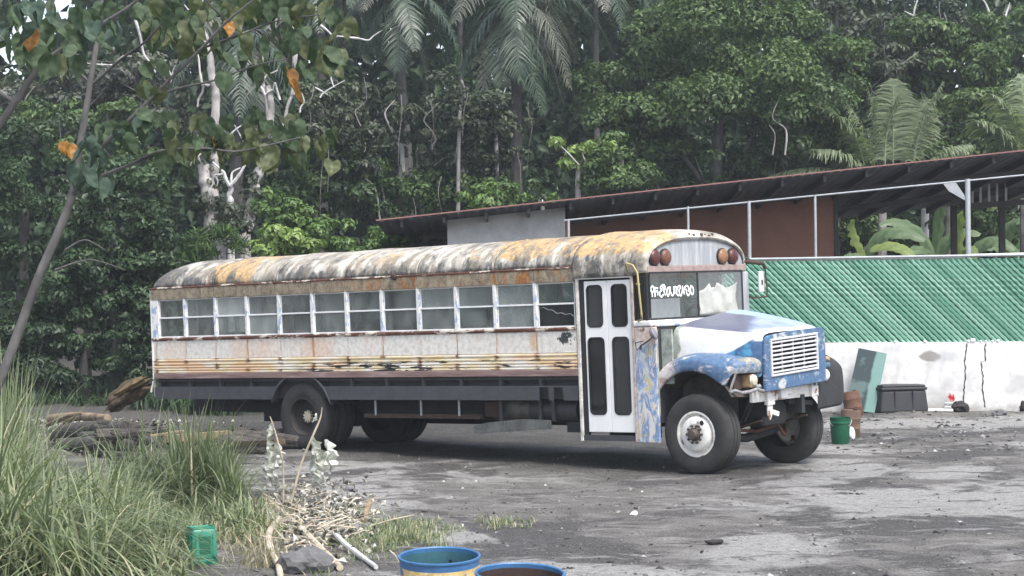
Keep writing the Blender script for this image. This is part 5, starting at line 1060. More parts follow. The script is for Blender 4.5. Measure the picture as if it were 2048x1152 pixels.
def tree(name, label, cat, grp, mat, Y, ells, n, L, sub, trunk=None, bark='barkdark', branches=(), size=(.3, .55), depth=1.0, bright=(.2, .75), ratio=.55, droop=.25, seed=0, extra=None, flat=.75, twigs=0):
    cl = px_clumps(ells, Y, sub, depth, size, flat, bright, seed)
    if trunk is None: cx = sum(e[0] for e in ells)/len(ells); cy = min(e[1] for e in ells); trunk = ([(cx, 800), (cx, cy)], [.16, .06])
    pts = [at(x, y, Y) for x, y in trunk[0]]; base = gnd(trunk[0][0][0], 600+1, 0); pts[0] = Vector((pts[0].x, Y, -.05+hill(pts[0].x, Y)))
    e = empty(name, pts[0], label, cat, grp); inv = Matrix.Translation(-pts[0])
    o = limb('trunk', pts, trunk[1], M[bark], None, None, parent=e, kn=.15); o.matrix_parent_inverse = inv
    for b in branches:
        o = limb('branch', [at(x, y, Y+(b[2] if len(b) > 2 else 0)) for x, y in b[0]], list(np.linspace(b[1], b[1]*.35, len(b[0]))), M[b[3] if len(b) > 3 else bark], None, None, parent=e, n=6, kn=.2); o.matrix_parent_inverse = inv
    rb = random.Random(seed*17+3)
    for i in range((twigs+1)//2):                                # bare pale limbs and hanging creepers in front of the leaves
        q = rb.choice(ells); x, y = q[0]+q[2]*rb.uniform(-.8, .8), q[1]+q[3]*rb.uniform(-.5, .8)
        if rb.random() < .5: pth = [(x, y+rb.uniform(30, 70)), (x+rb.uniform(-12, 12), y+rb.uniform(10, 25)), (x+rb.uniform(-20, 20), y-rb.uniform(5, 25)), (x+rb.uniform(-40, 40), y-rb.uniform(30, 60))]; rr = rb.uniform(.016, .034); mt = 'bark'
        else: pth = [(x, y-rb.uniform(20, 50)), (x+rb.uniform(-8, 8), y), (x+rb.uniform(-10, 10), y+rb.uniform(40, 110))]; rr = rb.uniform(.008, .016); mt = 'bark'
        dz = -depth*min(q[2]*mpp(Y), 2.5)*rb.uniform(.55, .95)
        o = limb('branch', [at(a, b, Y+dz) for a, b in wiggle(pth, 2.5, 2, seed*9+i)], list(np.linspace(rr, rr*.4, 2*(len(pth)-1)+1)), M[mt], None, None, parent=e, n=5, kn=.08); o.matrix_parent_inverse = inv
    if n:
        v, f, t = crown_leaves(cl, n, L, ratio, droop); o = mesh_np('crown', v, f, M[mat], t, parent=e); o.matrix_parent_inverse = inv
    return e
GT = 'trees of the wood behind the yard'
# --- far wood as one dark mass (gaps of sky near the top)
def forest(Y, n, L, x0, x1, y0, y1, gaps, mat, bri):
    xs = x0+(x1-x0)*rng.random(n); ys = y0+(y1-y0)*rng.random(n); keep = np.ones(n, bool)
    for gx_, gy_, gr in gaps: keep &= ((xs-gx_)/gr)**2+((ys-gy_)/(gr*1.1))**2 > 1
    xs, ys = xs[keep], ys[keep]; N = len(xs)
    C = np.array([at(x, y, Y) for x, y in zip(xs, ys)]); C[:, 1] += rng.normal(size=N)*1.4; lump = np.array([mnoise.noise((x*.006, y*.008, Y)) for x, y in zip(xs, ys)]); C[:, 1] -= lump*3
    out = unit(np.array([0, -.6, .6])+rng.normal(size=(N, 3))*.6); ax = unit(np.cross(out, rng.normal(size=(N, 3)))+np.array([0, 0, -.5]))
    Ls = L*(.6+.8*rng.random(N)); return leaf_arrays(C, ax, out, Ls, Ls*.55, tint=np.clip(bri+.35*lump+rng.normal(size=N)*.15, 0, .99))
GAPS = [(25, 85, 48), (105, 12, 55), (200, 30, 25), (22, 150, 16), (870, 95, 15), (1088, 20, 22), (985, 60, 12), (815, 18, 14), (715, 10, 16), (760, 60, 8), (690, 20, 8), (1400, -30, 10), (170, 60, 9), (240, 75, 7), (55, 20, 18), (930, 30, 10)]
v, f, t = forest(70, 60000, .42, -420, 2480, -90, 720, GAPS, 'lf_dark', .35)
v2, f2, t2 = forest(79, 42000, .62, -420, 2480, -110, 700, GAPS, 'lf_dark', .2)
tag(mesh_np('distant_woods', np.concatenate([v, v2]), np.concatenate([f, f2+len(v)]), M['lf_dark'], np.concatenate([t, t2])), 'dark leafy mass of the wood far behind the yard', 'woods', kind='stuff')
# --- palms
def frond_mesh(path, nleaf, llen, mat, w=.035, fall=.8, lift=.2, seed=0, rach=.02):
    P = np.array(path, float); t = np.linspace(0, 1, len(P)); s = np.linspace(.06, 1, nleaf); rn = np.random.default_rng(seed)
    pos = np.stack([np.interp(s, t, P[:, i]) for i in range(3)], 1); tan = unit(np.gradient(pos, axis=0))
    V, Fc, T = [], [], []; b = 0
    side0 = unit(np.cross(tan, np.array([0, 0, 1.0])+rn.normal(size=3)*.05)); upv = np.cross(side0, tan)
    for sg in (-1, 1):
        ll = llen*np.sin(np.pi*np.clip(s*.9+.08, 0, 1))**.6*(.85+.3*rn.random(nleaf)); d = unit(side0*sg+tan*.55+upv*lift+rn.normal(size=(nleaf, 3))*.12)
        prev = pos; seg = 4
        rows = [pos]
        for k in range(1, seg+1):
            d2 = unit(d+np.array([0, 0, -1.0])*fall*(k/seg)**1.2); prev = prev+d2*(ll/seg)[:, None]; rows.append(prev)
        wv = unit(np.cross(d, upv))
        for k in range(seg+1):
            ww = w*[.6, 1, .9, .6, .08][k]; V.append(np.stack([rows[k]+wv*ww/2, rows[k]-wv*ww/2], 1))
        A = np.concatenate([x[:, None] for x in V[-(seg+1):]], 1).reshape(nleaf, -1, 3); V = V[:-(seg+1)]
        V.append(A.reshape(-1, 3)); m_ = (seg+1)*2
        for k in range(seg): q = np.arange(nleaf)[:, None]*m_+b; Fc.append(np.concatenate([q+2*k, q+2*k+1, q+2*k+3, q+2*k+2], 1))
        T.append(np.repeat(np.clip(.45+.25*rn.normal(size=nleaf), 0, .95), m_)); b += nleaf*m_
    mb = MB(); mb.tube([Vector(p) for p in P], list(np.linspace(rach, rach*.25, len(P))), 5); nb = b
    rv = np.array(mb.v); V.append(rv); T.append(np.full(len(rv), .8))
    quads = [f for f in mb.f if len(f) == 4]; Fc.append(np.array(quads)+nb)
    return np.concatenate(V), np.concatenate(Fc), np.concatenate(T)
def bez(a, b, c, n=12):
    return [((1-t)**2*np.array(a)+2*t*(1-t)*np.array(b)+t*t*np.array(c)) for t in np.linspace(0, 1, n)]
def palm(name, label, Y, crown_px, trunk_px, tr, nfr, Lf, mat, llen, drop, seed, fall=.9, bark='bark', paths=None, grp='palms of the wood', nleaf=46, w=.045):
    rn = random.Random(seed); c = at(*crown_px, Y); bpt = at(*trunk_px, Y); bpt.z = hill(bpt.x, Y)-.05
    e = empty(name, bpt, label, 'palm', grp); inv = Matrix.Translation(-bpt)
    o = limb('trunk', [bpt, bpt.lerp(c, .5), c], [tr*1.1, tr, tr*.8], M[bark], None, None, parent=e, kn=.08); o.matrix_parent_inverse = inv
    plist = []
    if paths:
        for pp in paths: plist.append([at(x, y, Y+dz) for x, y, dz in pp])
    for i in range(nfr):
        a = 2*pi*i/nfr+rn.uniform(-.25, .25); el = rn.uniform(.1, 1.0); L = Lf*rn.uniform(.8, 1.1); d = Vector((math.cos(a), math.sin(a), 0))
        p1 = c+d*L*.42+Vector((0, 0, L*.45*el)); p2 = c+d*L*(.62+.2*el)+Vector((0, 0, -L*(drop*(1.15-el)))); plist.append([Vector(q) for q in bez(c, p1, p2)])
    for i, pth in enumerate(plist):
        if len(pth) == 3: pth = [Vector(q) for q in bez(*pth)]
        old = mat if rn.random() > .3 or mat == 'coco' else 'palmgrey'
        v, f, t = frond_mesh([tuple(q) for q in pth], nleaf, llen, mat, w, fall, .15, seed*31+i, .022); o = mesh_np('frond', v, f, M[old], t, parent=e); o.matrix_parent_inverse = inv
    return e
palm('palm_tree', 'tall palm in the middle with long grey-green drooping fronds', 57, (1032, 10), (1036, 800), .17, 9, 3.4, 'palm', .85, .95, 5, 1.3, 'barkdark', paths=[[(1032,5,0),(1045,60,-1.2),(1085,225,-1.4)], [(1032,5,0),(1080,30,-.6),(1128,210,-.5)], [(1032,5,0),(985,40,-.8),(965,190,-1.0)], [(1032,5,0),(1030,60,-1.4),(1040,160,-1.6)], [(1032,5,0),(950,20,-.4),(910,180,-.3)], [(1032,5,0),(1120,20,.2),(1150,110,.2)], [(1032,5,0),(1060,50,-1),(1110,190,-1)], [(1032,5,0),(1000,60,-1.2),(1005,170,-1.3)]])
palm('palm_tree', 'dark palm left of the tall middle palm, its crown against the sky gap', 62, (790, -10), (845, 800), .17, 11, 3.0, 'palm', .7, .75, 6, 1.0, 'barkdark', paths=[[(790,-10,0),(800,40,-1),(795,140,-1.2)], [(790,-10,0),(830,60,-.8),(855,150,-.6)], [(790,-10,0),(740,30,-.6),(720,120,-.5)]])
palm('palm_tree', 'dark palm behind the two bare grey trunks', 60, (478, 70), (470, 800), .2, 10, 3.2, 'palm', .75, .95, 7, 1.2, 'barkdark', paths=[[(478,70,0),(500,120,-1),(480,260,-1.2)], [(478,70,0),(440,110,-1),(445,230,-1)], [(478,70,0),(540,120,-.8),(540,270,-.8)], [(478,70,0),(520,100,-1),(512,250,-1.1)]])
palm('palm_tree', 'palm at the top edge between the dark palm and the bare trunks', 64, (640, -40), (650, 800), .17, 12, 3.2, 'palm', .7, .8, 8, 1.0, 'barkdark')
palm('palm_tree', 'palm at the top edge right of the tall middle palm', 66, (1190, -60), (1200, 800), .11, 12, 3.2, 'palm', .7, .9, 9, 1.0, 'barkdark')
palm('palm_tree', 'palm whose crown tops the frame between the middle palm and its dark neighbour', 66, (920, -50), (925, 800), .10, 12, 3.0, 'palm', .7, .8, 19, 1.0, 'barkdark')
palm('coconut_palm', 'young coconut palm fanning pale upright fronds above the red-edged roof', 57, (1765, 395), (1765, 800), .14, 0, 2.2, 'coco', .95, .5, 10, 1.0, nleaf=75, w=.055, paths=[[(1728,330,-.4),(1715,240,-.6),(1632,212,-.8)], [(1786,330,.2),(1786,240,.1),(1787,160,0)], [(1826,335,0),(1836,240,-.1),(1886,165,-.3)], [(1758,320,.4),(1755,230,.5),(1735,175,.6)], [(1720,340,-.6),(1690,290,-.8),(1610,300,-1)], [(1810,330,.6),(1830,260,.8),(1850,200,1.0)], [(1770,330,-.2),(1768,250,-.3),(1800,190,-.4)], [(1700,350,-.5),(1640,320,-.8),(1540,352,-1)], [(1850,335,0),(1890,290,-.2),(1940,290,-.4)], [(1750,335,.3),(1735,260,.3),(1690,200,.4)]])
palm('coconut_palm', 'coconut palm at the right edge with two curved pale fronds', 52, (2050, 380), (2050, 800), .14, 0, 2.2, 'coco', .9, .5, 11, 1.0, nleaf=75, w=.055, paths=[[(2042,310,-.3),(2030,215,-.4),(1980,188,-.6)], [(2035,312,-.5),(2000,255,-.6),(1952,242,-.8)], [(2060,310,0),(2075,200,0),(2120,150,0)], [(2050,310,.2),(2055,220,.2),(2040,150,.3)], [(2030,320,-.4),(1985,300,-.5),(1930,330,-.7)]])
# --- broad trees
tree('broadleaf_tree', 'great bright round-crowned tree filling the upper right centre', 'tree', GT, 'lf_mid', 57, [(1450,90,190,120,.12),(1300,190,140,110,.1),(1240,270,100,90),(1560,190,170,90,.05),(1440,250,200,110,-.05),(1650,150,90,80,.05),(1500,20,140,70,.12),(1340,80,80,60,.15),(1180,150,40,60,.05),(1390,330,150,60,-.2),(1560,300,120,70,-.15)], 52000, .135, 150, ([(1440,800),(1430,420),(1440,220)], [.3,.22,.1]), 'barkdark', size=(.5,.95), seed=1, bright=(.25,.75), branches=[([(1570,310),(1572,260),(1545,235),(1562,190)], .03, -2.2, 'barkmid'), ([(1545,310),(1550,270),(1538,250)], .02, -2.3, 'barkmid'), ([(1430,400),(1330,260)], .1), ([(1440,380),(1550,200)], .1)])
tree('broadleaf_tree', 'leafy tree in the top right corner under bare white limbs', 'tree', GT, 'lf_mid', 62, [(1900,150,170,110,.1),(2020,110,110,110,.1),(1780,200,90,80),(1960,230,140,70,-.05),(1850,90,80,40,.15)], 15000, .17, 90, ([(1900,800),(1890,300)], [.25,.12]), seed=2, bright=(.2,.75))
tree('bare_tree', 'bare tree with two forked white limbs at the top right', 'tree', GT, 'lf_dull', 65, [(1840,70,110,70),(1730,60,90,90,-.05)], 3500, .15, 40, ([(1850,800),(1851,300),(1851,80)], [.16,.12,.06]), 'barkpale', branches=[([(1851,90),(1850,55),(1828,32),(1838,-10)], .055), ([(1885,75),(1894,48),(1888,25)], .045), ([(1851,100),(1885,75)], .05), ([(1828,32),(1808,22)], .03), ([(1980,30),(1970,5),(1955,-10)], .04), ([(2010,35),(2020,5)], .04), ([(1840,132),(1785,134)], .045)], twigs=10, seed=3, bright=(.2,.6))
tree('broadleaf_tree', 'dull olive tree between the great round tree and the top right corner', 'tree', GT, 'lf_dull', 62, [(1680,70,120,110),(1760,150,110,80),(1580,30,80,60)], 9000, .2, 60, twigs=9, seed=4, bright=(.2,.7))
tree('broadleaf_tree', 'dark tree filling the hollow behind the red-edged roof, left of the coconut palm', 'tree', GT, 'lf_dark', 58, [(1560,330,130,70),(1480,330,100,60),(1650,260,80,60,.15),(1340,360,90,40)], 9000, .15, 60, twigs=10, seed=5, bright=(.3,.9))
tree('broadleaf_tree', 'leafy tree between the coconut palm and the right edge', 'tree', GT, 'lf_mid', 60, [(1940,250,80,70,.05),(2040,230,70,60),(1900,310,70,40),(1700,300,50,50,.1)], 8000, .15, 50, seed=6, bright=(.3,.8))
tree('small_tree', 'sparse tree with a forked pale stem left of the middle palm', 'tree', GT, 'lf_dull', 56, [(760,240,110,70,.05),(850,250,80,60),(730,190,60,40),(820,330,80,60,-.1)], 6500, .13, 70, ([(812,800),(806,345),(796,285),(778,250)], [.09,.075,.06,.04]), 'barkpale', branches=[([(796,285),(815,255),(838,225)], .035), ([(778,250),(770,225),(790,200)], .03), ([(840,350),(870,330),(905,300)], .03)], size=(.22,.4), twigs=12, seed=7, bright=(.25,.8))
tree('small_tree', 'sparse tree with one straight pale stem under the middle palm', 'tree', GT, 'lf_dull', 55, [(990,235,90,50,.05),(930,280,80,70),(1010,330,60,40,-.1),(900,210,50,40)], 6500, .13, 70, ([(998,800),(994,320),(985,240),(1002,200)], [.07,.055,.045,.03]), 'barkpale', branches=[([(985,240),(965,215),(955,190)], .025), ([(1002,200),(1012,175)], .02), ([(985,260),(1030,235)], .025), ([(935,390),(925,330),(910,310)], .03)], size=(.22,.4), twigs=10, seed=8, bright=(.25,.8))
tree('small_tree', 'thin tree bending out of the shade between the pale stems', 'tree', GT, 'lf_dull', 54, [(920,200,70,70),(660,240,90,90,.05),(700,300,70,60)], 6000, .14, 60, ([(915,800),(918,260),(930,190),(922,160)], [.08,.05,.04,.03]), 'bark', twigs=9, seed=9, bright=(.2,.7), size=(.25,.45))
tree('umbrella_tree', 'small tree with a pale fan of leaves above the roof ridge', 'tree', GT, 'lf_lime', 53, [(1165,300,26,16),(1120,282,24,8),(1200,285,30,12),(1150,318,20,20)], 900, .17, 22, ([(1156,800),(1156,400),(1158,320)], [.10,.085,.06]), 'bark', branches=[([(1158,330),(1130,300),(1100,275)], .02, -.2, 'barkpale'), ([(1190,350),(1170,320),(1165,305)], .025, -.2, 'barkpale'), ([(1158,330),(1185,300),(1205,285)], .02)], size=(.14,.22), seed=10, bright=(.3,.8), ratio=.4, droop=.6)
tree('leafy_bush', 'round mid-green bush beside the small pale-fanned tree', 'bush', GT, 'lf_mid', 53, [(1235,320,62,55,.1),(1225,365,75,30),(1270,350,40,35)], 5500, .12, 50, seed=11, size=(.2,.36), bright=(.3,.85))
tree('broadleaf_tree', 'mid-green tree rising behind the left end of the roof', 'tree', GT, 'lf_mid', 54.5, [(700,360,90,60,.05),(640,330,70,60),(780,400,80,50),(600,400,70,50,-.05),(860,380,90,50),(960,390,90,40),(1060,400,50,30,-.2)], 13000, .14, 100, twigs=7, seed=12, bright=(.15,.7), size=(.28,.5))
tree('leafy_bush', 'bright lime bush just behind the bus roof, right of the grey trunks', 'bush', GT, 'lf_lime', 44, [(560,478,45,26,.1),(590,492,50,20),(535,500,40,14)], 1900, .13, 26, seed=13, size=(.16,.3), bright=(.35,.95))
tree('leafy_bush', 'green bush with flat-topped shoots behind the lime bush', 'bush', GT, 'lf_bright', 46, [(560,420,50,40),(600,445,40,40),(660,470,50,30),(700,490,40,20)], 3500, .13, 40, seed=14, size=(.18,.32), bright=(.3,.8))
tree('leafy_bush', 'low shrub between the bus roof and the grey shed wall', 'bush', GT, 'lf_bright', 43.6, [(830,472,66,18,.05),(780,480,50,18),(730,492,50,14),(870,468,26,16)], 3200, .12, 40, seed=15, size=(.15,.28), bright=(.3,.9))
tree('leafy_bush', 'shrub showing above the left end of the shed roof', 'bush', GT, 'lf_bright', 53, [(1000,385,50,24,.1),(960,405,40,18),(1050,395,40,16),(1100,400,20,10)], 1800, .14, 24, seed=16, size=(.16,.3), bright=(.3,.95))
# dark evergreen thicket at the left
tree('evergreen_tree', 'dark evergreen at the left edge behind the leaning trunk', 'tree', GT, 'lf_dark', 47, [(0,420,160,180,.05),(90,330,130,120,.1),(20,560,170,120,-.05),(-60,300,120,120)], 17000, .13, 120, ([(40,800),(50,400)], [.22,.1]), seed=17, bright=(.3,.95), size=(.3,.55))
tree('evergreen_tree', 'dark evergreen between the leaning trunk and the rear of the bus', 'tree', GT, 'lf_dark', 46, [(230,480,120,150,.05),(170,600,120,110),(290,600,90,120,-.05),(250,390,100,80,.05),(330,500,50,70)], 17000, .13, 130, ([(235,800),(230,420)], [.2,.09]), seed=18, bright=(.3,.95), size=(.28,.5), branches=[([(130,500),(170,480),(210,500)], .03, -1.5, 'barkdark'), ([(110,540),(180,520),(250,540)], .03, -1.6, 'barkdark')])
tree('evergreen_tree', 'dark tree deep in the thicket behind the log heap', 'tree', GT, 'lf_dark', 52, [(170,690,130,110),(60,640,90,80),(290,680,70,80)], 6500, .17, 60, seed=29, bright=(.1,.6), size=(.3,.6))
tree('leafy_bush', 'dark bush low between the thicket and the bus rear', 'bush', GT, 'lf_dark', 45.5, [(250,690,70,50),(150,700,90,50,-.05),(60,690,80,50),(300,720,40,40,-.1),(30,742,100,40,-.1),(150,748,80,32,-.1),(230,742,60,36,-.1)], 9500, .12, 50, seed=19, bright=(.2,.8), size=(.2,.4))
tree('broadleaf_tree', 'grey-green hazy tree in the upper left behind the big leaves', 'tree', GT, 'lf_grey', 60, [(70,220,120,60,.05),(190,170,80,80),(300,190,80,90),(330,280,90,60,-.1)], 9000, .18, 80, twigs=10, seed=20, bright=(.3,.9), size=(.35,.6))
tree('broadleaf_tree', 'yellow-green tree showing between the branches at the upper left', 'tree', GT, 'lf_mid', 55, [(100,240,80,50,.2),(230,220,60,40,.15),(200,300,90,50,.05),(330,340,60,60)], 6000, .15, 50, seed=21, bright=(.35,.9), size=(.25,.45))
tree('leafy_bush', 'feathery green bush behind the rear end of the bus roof', 'bush', GT, 'lf_bright', 44.5, [(440,490,50,30,-.1),(400,510,40,30,-.2)], 2200, .2, 24, seed=22, bright=(.1,.5), size=(.2,.35), ratio=.12, droop=-.6)
# --- bare grey trunks wrapped in creeper
def bare_tree(label, Y, trunks, twigs, bark, leaves, seed):
    p0 = at(trunks[0][0][0][0], 790, Y); p0.z = -.05; e = empty('bare_tree', p0, label, 'tree', 'bare grey trees behind the bus'); inv = Matrix.Translation(-p0)
    for i, (pts, r0, r1) in enumerate(trunks):
        P = [at(x, y, Y) for x, y in wiggle(pts, 3, 3, seed+i)]
        if i == 0: P = [p0]+P
        o = limb('trunk' if i == 0 else 'limb', P, list(np.linspace(r0, r1, len(P))), M[bark], None, None, parent=e, kn=.22, n=10); o.matrix_parent_inverse = inv
    for i, (pts, r) in enumerate(twigs):
        P = [at(x, y, Y-.1) for x, y in wiggle(pts, 2, 2, seed+50+i)]; o = limb('branch', P, list(np.linspace(r, r*.4, len(P))), M['barkpale'], None, None, parent=e, kn=.25, n=6); o.matrix_parent_inverse = inv
    if leaves:
        v, f, t = crown_leaves(px_clumps(leaves, Y, 26, .6, (.15,.3), .9, (.2,.7), seed), 1500, .12); o = mesh_np('creeper', v, f, M['lf_dull'], t, parent=e); o.matrix_parent_inverse = inv
bare_tree('bare grey tree with a thick creeper-wrapped trunk, left of the white-twigged one', 48, [([(432,480),(425,400),(408,330)], .26, .17), ([(425,420),(432,300),(428,180),(415,90),(402,60)], .14, .06), ([(408,330),(388,300),(380,330)], .09, .03), ([(428,170),(405,170),(395,215)], .05, .02)], [([(432,300),(470,260),(500,240)], .03), ([(405,170),(398,120),(390,95)], .03), ([(402,60),(388,30),(370,10)], .035), ([(268,30),(290,110),(312,145)], .04), ([(330,125),(345,150),(350,130)], .025), ([(340,165),(345,150)], .03), ([(380,330),(360,310),(355,325)], .025), ([(230,130),(245,112),(262,112)], .03), ([(225,130),(180,128),(160,125)], .02)], 'barkmid', [(425,400,20,60),(420,300,20,50),(445,440,20,30)], 31)
bare_tree('short bare tree with twisted white twigs between the two grey trunks', 47.5, [([(462,460),(461,400),(459,372)], .09, .06)], [([(459,372),(448,345),(438,338),(425,325)], .05), ([(459,372),(480,350),(492,330),(505,320)], .05), ([(448,345),(432,352),(435,372)], .035), ([(462,368),(466,345),(480,335)], .035), ([(448,345),(455,372)], .04)], 'barkpale', [(463,440,12,24)], 32)
bare_tree('bare grey tree leaning right with a mottled trunk, right of the white-twigged one', 49, [([(490,480),(500,420),(512,360),(530,310),(540,240),(538,170)], .17, .08), ([(530,310),(560,255),(585,190)], .07, .03), ([(538,240),(530,190),(520,140),(525,110)], .05, .03), ([(540,60),(575,20),(560,-10)], .09, .08), ([(585,190),(590,90),(575,20)], .05, .08)], [([(515,320),(500,300),(470,250)], .03), ([(530,190),(518,165),(535,150),(555,140)], .035), ([(560,200),(552,165),(545,180)], .03), ([(640,50),(665,72),(700,75)], .035), ([(665,72),(690,60)], .025), ([(700,75),(735,80),(760,62)], .03), ([(600,225),(606,205),(604,185)], .025), ([(640,195),(655,180),(690,160)], .025), ([(545,180),(530,190)], .03), ([(660,150),(668,175)], .03), ([(630,175),(655,190)], .025)], 'barkmid', [(505,400,16,50),(530,300,14,40)], 33)
# --- banana plants seen through the open shed
def banana(label, px, Y, h_leaves, seed):
    rn = random.Random(seed); b = at(px, 700, Y); b.z = 0; e = empty('banana_plant', b, label, 'banana plant', 'banana plants behind the shed'); inv = Matrix.Translation(-b)
    o = limb('stem', [b, b+Vector((0, 0, 1.2)), b+Vector((.03, 0, 2.4))], [.13, .11, .07], M['bark'], None, None, parent=e); o.matrix_parent_inverse = inv
    for (x0, y0), (x1, y1), (x2, y2), wd, mt, dz in h_leaves:
        P = bez(at(x0, y0, Y+dz), at(x1, y1, Y+dz-.3), at(x2, y2, Y+dz-.7), 14); V = []; tn = []
        for i, p in enumerate(P):
            d = unit((P[min(i+1, 13)]-P[max(i-1, 0)])[None])[0]; sd = np.cross(d, np.array([0, -.75, .66])); sd /= np.linalg.norm(sd); up = np.cross(sd, d); ww = .74*wd*math.sin(pi*(.06+.90*i/13))**.5
            for s in np.linspace(-1, 1, 9): V.append(p+sd*s*ww*(1+.10*math.sin(i*2.6+s))+up*(-.25*ww*s*s+.02*math.sin(i*2.3+s*2))); tn.append(min(.95, max(0, .5+.2*math.sin(i*1.9+s*5)-.25*(abs(s) < .1)+rn.uniform(-.1, .1))))
        F_ = [[i*9+j, i*9+j+1, (i+1)*9+j+1, (i+1)*9+j] for i in range(13) for j in range(8) if not (j in (0, 7) and rn.random() < .22)]
        o = mesh_np('leaf', V, F_, M[mt], tn, smooth=True, parent=e); o.matrix_parent_inverse = inv
banana('banana plant with a broad backlit leaf at the left of the opening', 1745, 55, [((1735,520),(1700,470),(1705,440),.28,'bananay',0), ((1735,520),(1760,430),(1850,480),.34,'banana',0), ((1735,520),(1690,500),(1705,530),.28,'banana',-.3), ((1740,500),(1800,470),(1840,530),.25,'bananay',-.4), ((1740,540),(1720,480),(1790,470),.22,'banana',.4)], 1)
banana('banana plant with grey-green arching leaves in the middle of the opening', 1870, 56, [((1870,530),(1840,420),(1760,450),.30,'banana',0), ((1870,530),(1880,420),(1885,405),.22,'banana',.2), ((1870,530),(1850,470),(1800,520),.24,'banana',-.3), ((1870,530),(1900,440),(1960,470),.28,'banana',-.2)], 2)
banana('banana plant with a bright yellow-green leaf by the thick pipe post', 1930, 55, [((1925,540),(1905,450),(1925,425),.27,'bananay',0), ((1930,540),(1940,460),(1950,520),.24,'bananay',-.3), ((1930,530),(1975,450),(2030,500),.30,'banana',-.2), ((1930,540),(1900,500),(1880,530),.2,'banana',-.3)], 3)
banana('banana plant at the right end of the opening', 2020, 56, [((2020,540),(2000,440),(2045,440),.26,'banana',0), ((2020,540),(2060,430),(2110,500),.3,'banana',0), ((2020,540),(2000,470),(1965,500),.26,'banana',-.2), ((2020,540),(2030,470),(2048,530),.24,'banana',-.5)], 4)
tree('leafy_bush', 'dark hedge behind the banana plants, seen under the shed roof', 'bush', GT, 'lf_mid', 62, [(1750,480,90,60),(1880,450,120,60),(2030,460,100,60),(1820,540,160,30)], 8000, .18, 60, seed=23, bright=(.1,.7), size=(.3,.5))
# ================================================================= near tree with broad leaves
def broad_leaf(mat, seed):
    rn = random.Random(seed); mb = MB(); nu, nv = 13, 9; tint = []
    def f(a, b):
        s = (b-.5)*2; wv = .64*math.sin(pi*min(1, .16+.84*a**.75))**.8*(1-.9*a**4)
        return (s*wv*.60, -.30*abs(s)**1.3*wv-.30*a*a+.03*math.sin(a*8+s*2.5+seed)+.02*math.sin(a*17-abs(s)*5), -a*.95+.13*(1-s*s)*0+.12*abs(s)*max(0, 1-a*3.5))
    mb.grid(f, np.linspace(0, 1, nu), np.linspace(0, 1, nv))
    for i in range(nu):
        for j in range(nv): tint.append(min(.95, max(.03, .45+.25*math.sin(i*1.7+seed)*.6+.28*(j == 4)+.12*((i+abs(j-4)) % 3 == 0)+rn.uniform(-.15, .15))))
    mb.tube([(0, .01, .12), (0, 0, .0)], .012, 4); tint += [.8]*8
    me = mb.build('leaf', M[mat], None, smooth=True, tint=tint); return me
PROT = {m_: [broad_leaf(m_, s) for s in range(3)] for m_ in ('big_g', 'big_y', 'big_o', 'big_b')}
used_p = set()
def hang(e, inv, x, y, Y, s, mt, rz, tilt, roll):
    pr = random.choice(PROT[mt])
    if pr.name not in used_p: used_p.add(pr.name); o = pr
    else: o = pr.copy(); COL.objects.link(o)
    o.parent = e; o.matrix_parent_inverse = inv; o.location = at(x, y, Y); o.rotation_euler = (R(tilt), R(roll), R(rz)); o.scale = (s, s, s)
def near_tree(name, label, Y, base, trunk, tr, brs, clusters, singles, seed):
    rn = random.Random(seed); b = at(*base, Y); b.z = 0; e = empty(name, b, label, 'tree'); inv = Matrix.Translation(-b)
    P = [b]+[at(x, y, Y) for x, y in trunk]; o = limb('trunk', P, list(np.linspace(tr[0], tr[1], len(P))), M['barknear'], None, None, parent=e, kn=.06, n=12); o.matrix_parent_inverse = inv
    for pts, r, dz in brs:
        Q = [at(x, y, Y+dz*i/max(1, len(pts)-1)) for i, (x, y) in enumerate(pts)]; o = limb('branch', Q, list(np.linspace(r, r*.35, len(Q))), M['barknear'], None, None, parent=e, n=8, kn=.1); o.matrix_parent_inverse = inv
    for cx, cy, rx, ry, k, mts in clusters:
        for i in range(int(k*1.45)):
            x, y = cx+rx*rn.uniform(-1, 1), cy+ry*rn.uniform(-1, 1)
            hang(e, inv, x, y, Y+rn.uniform(-.9, .7), rn.uniform(.15, .27), rn.choice(mts), rn.uniform(0, 360), rn.uniform(-35, 25), rn.uniform(-35, 35))
    for x, y, s, mt, rz, tl in singles: hang(e, inv, x, y, Y-.6, s, mt, rz, tl, 5)
G, Yl, Bl = 'big_g', 'big_y', 'big_b'
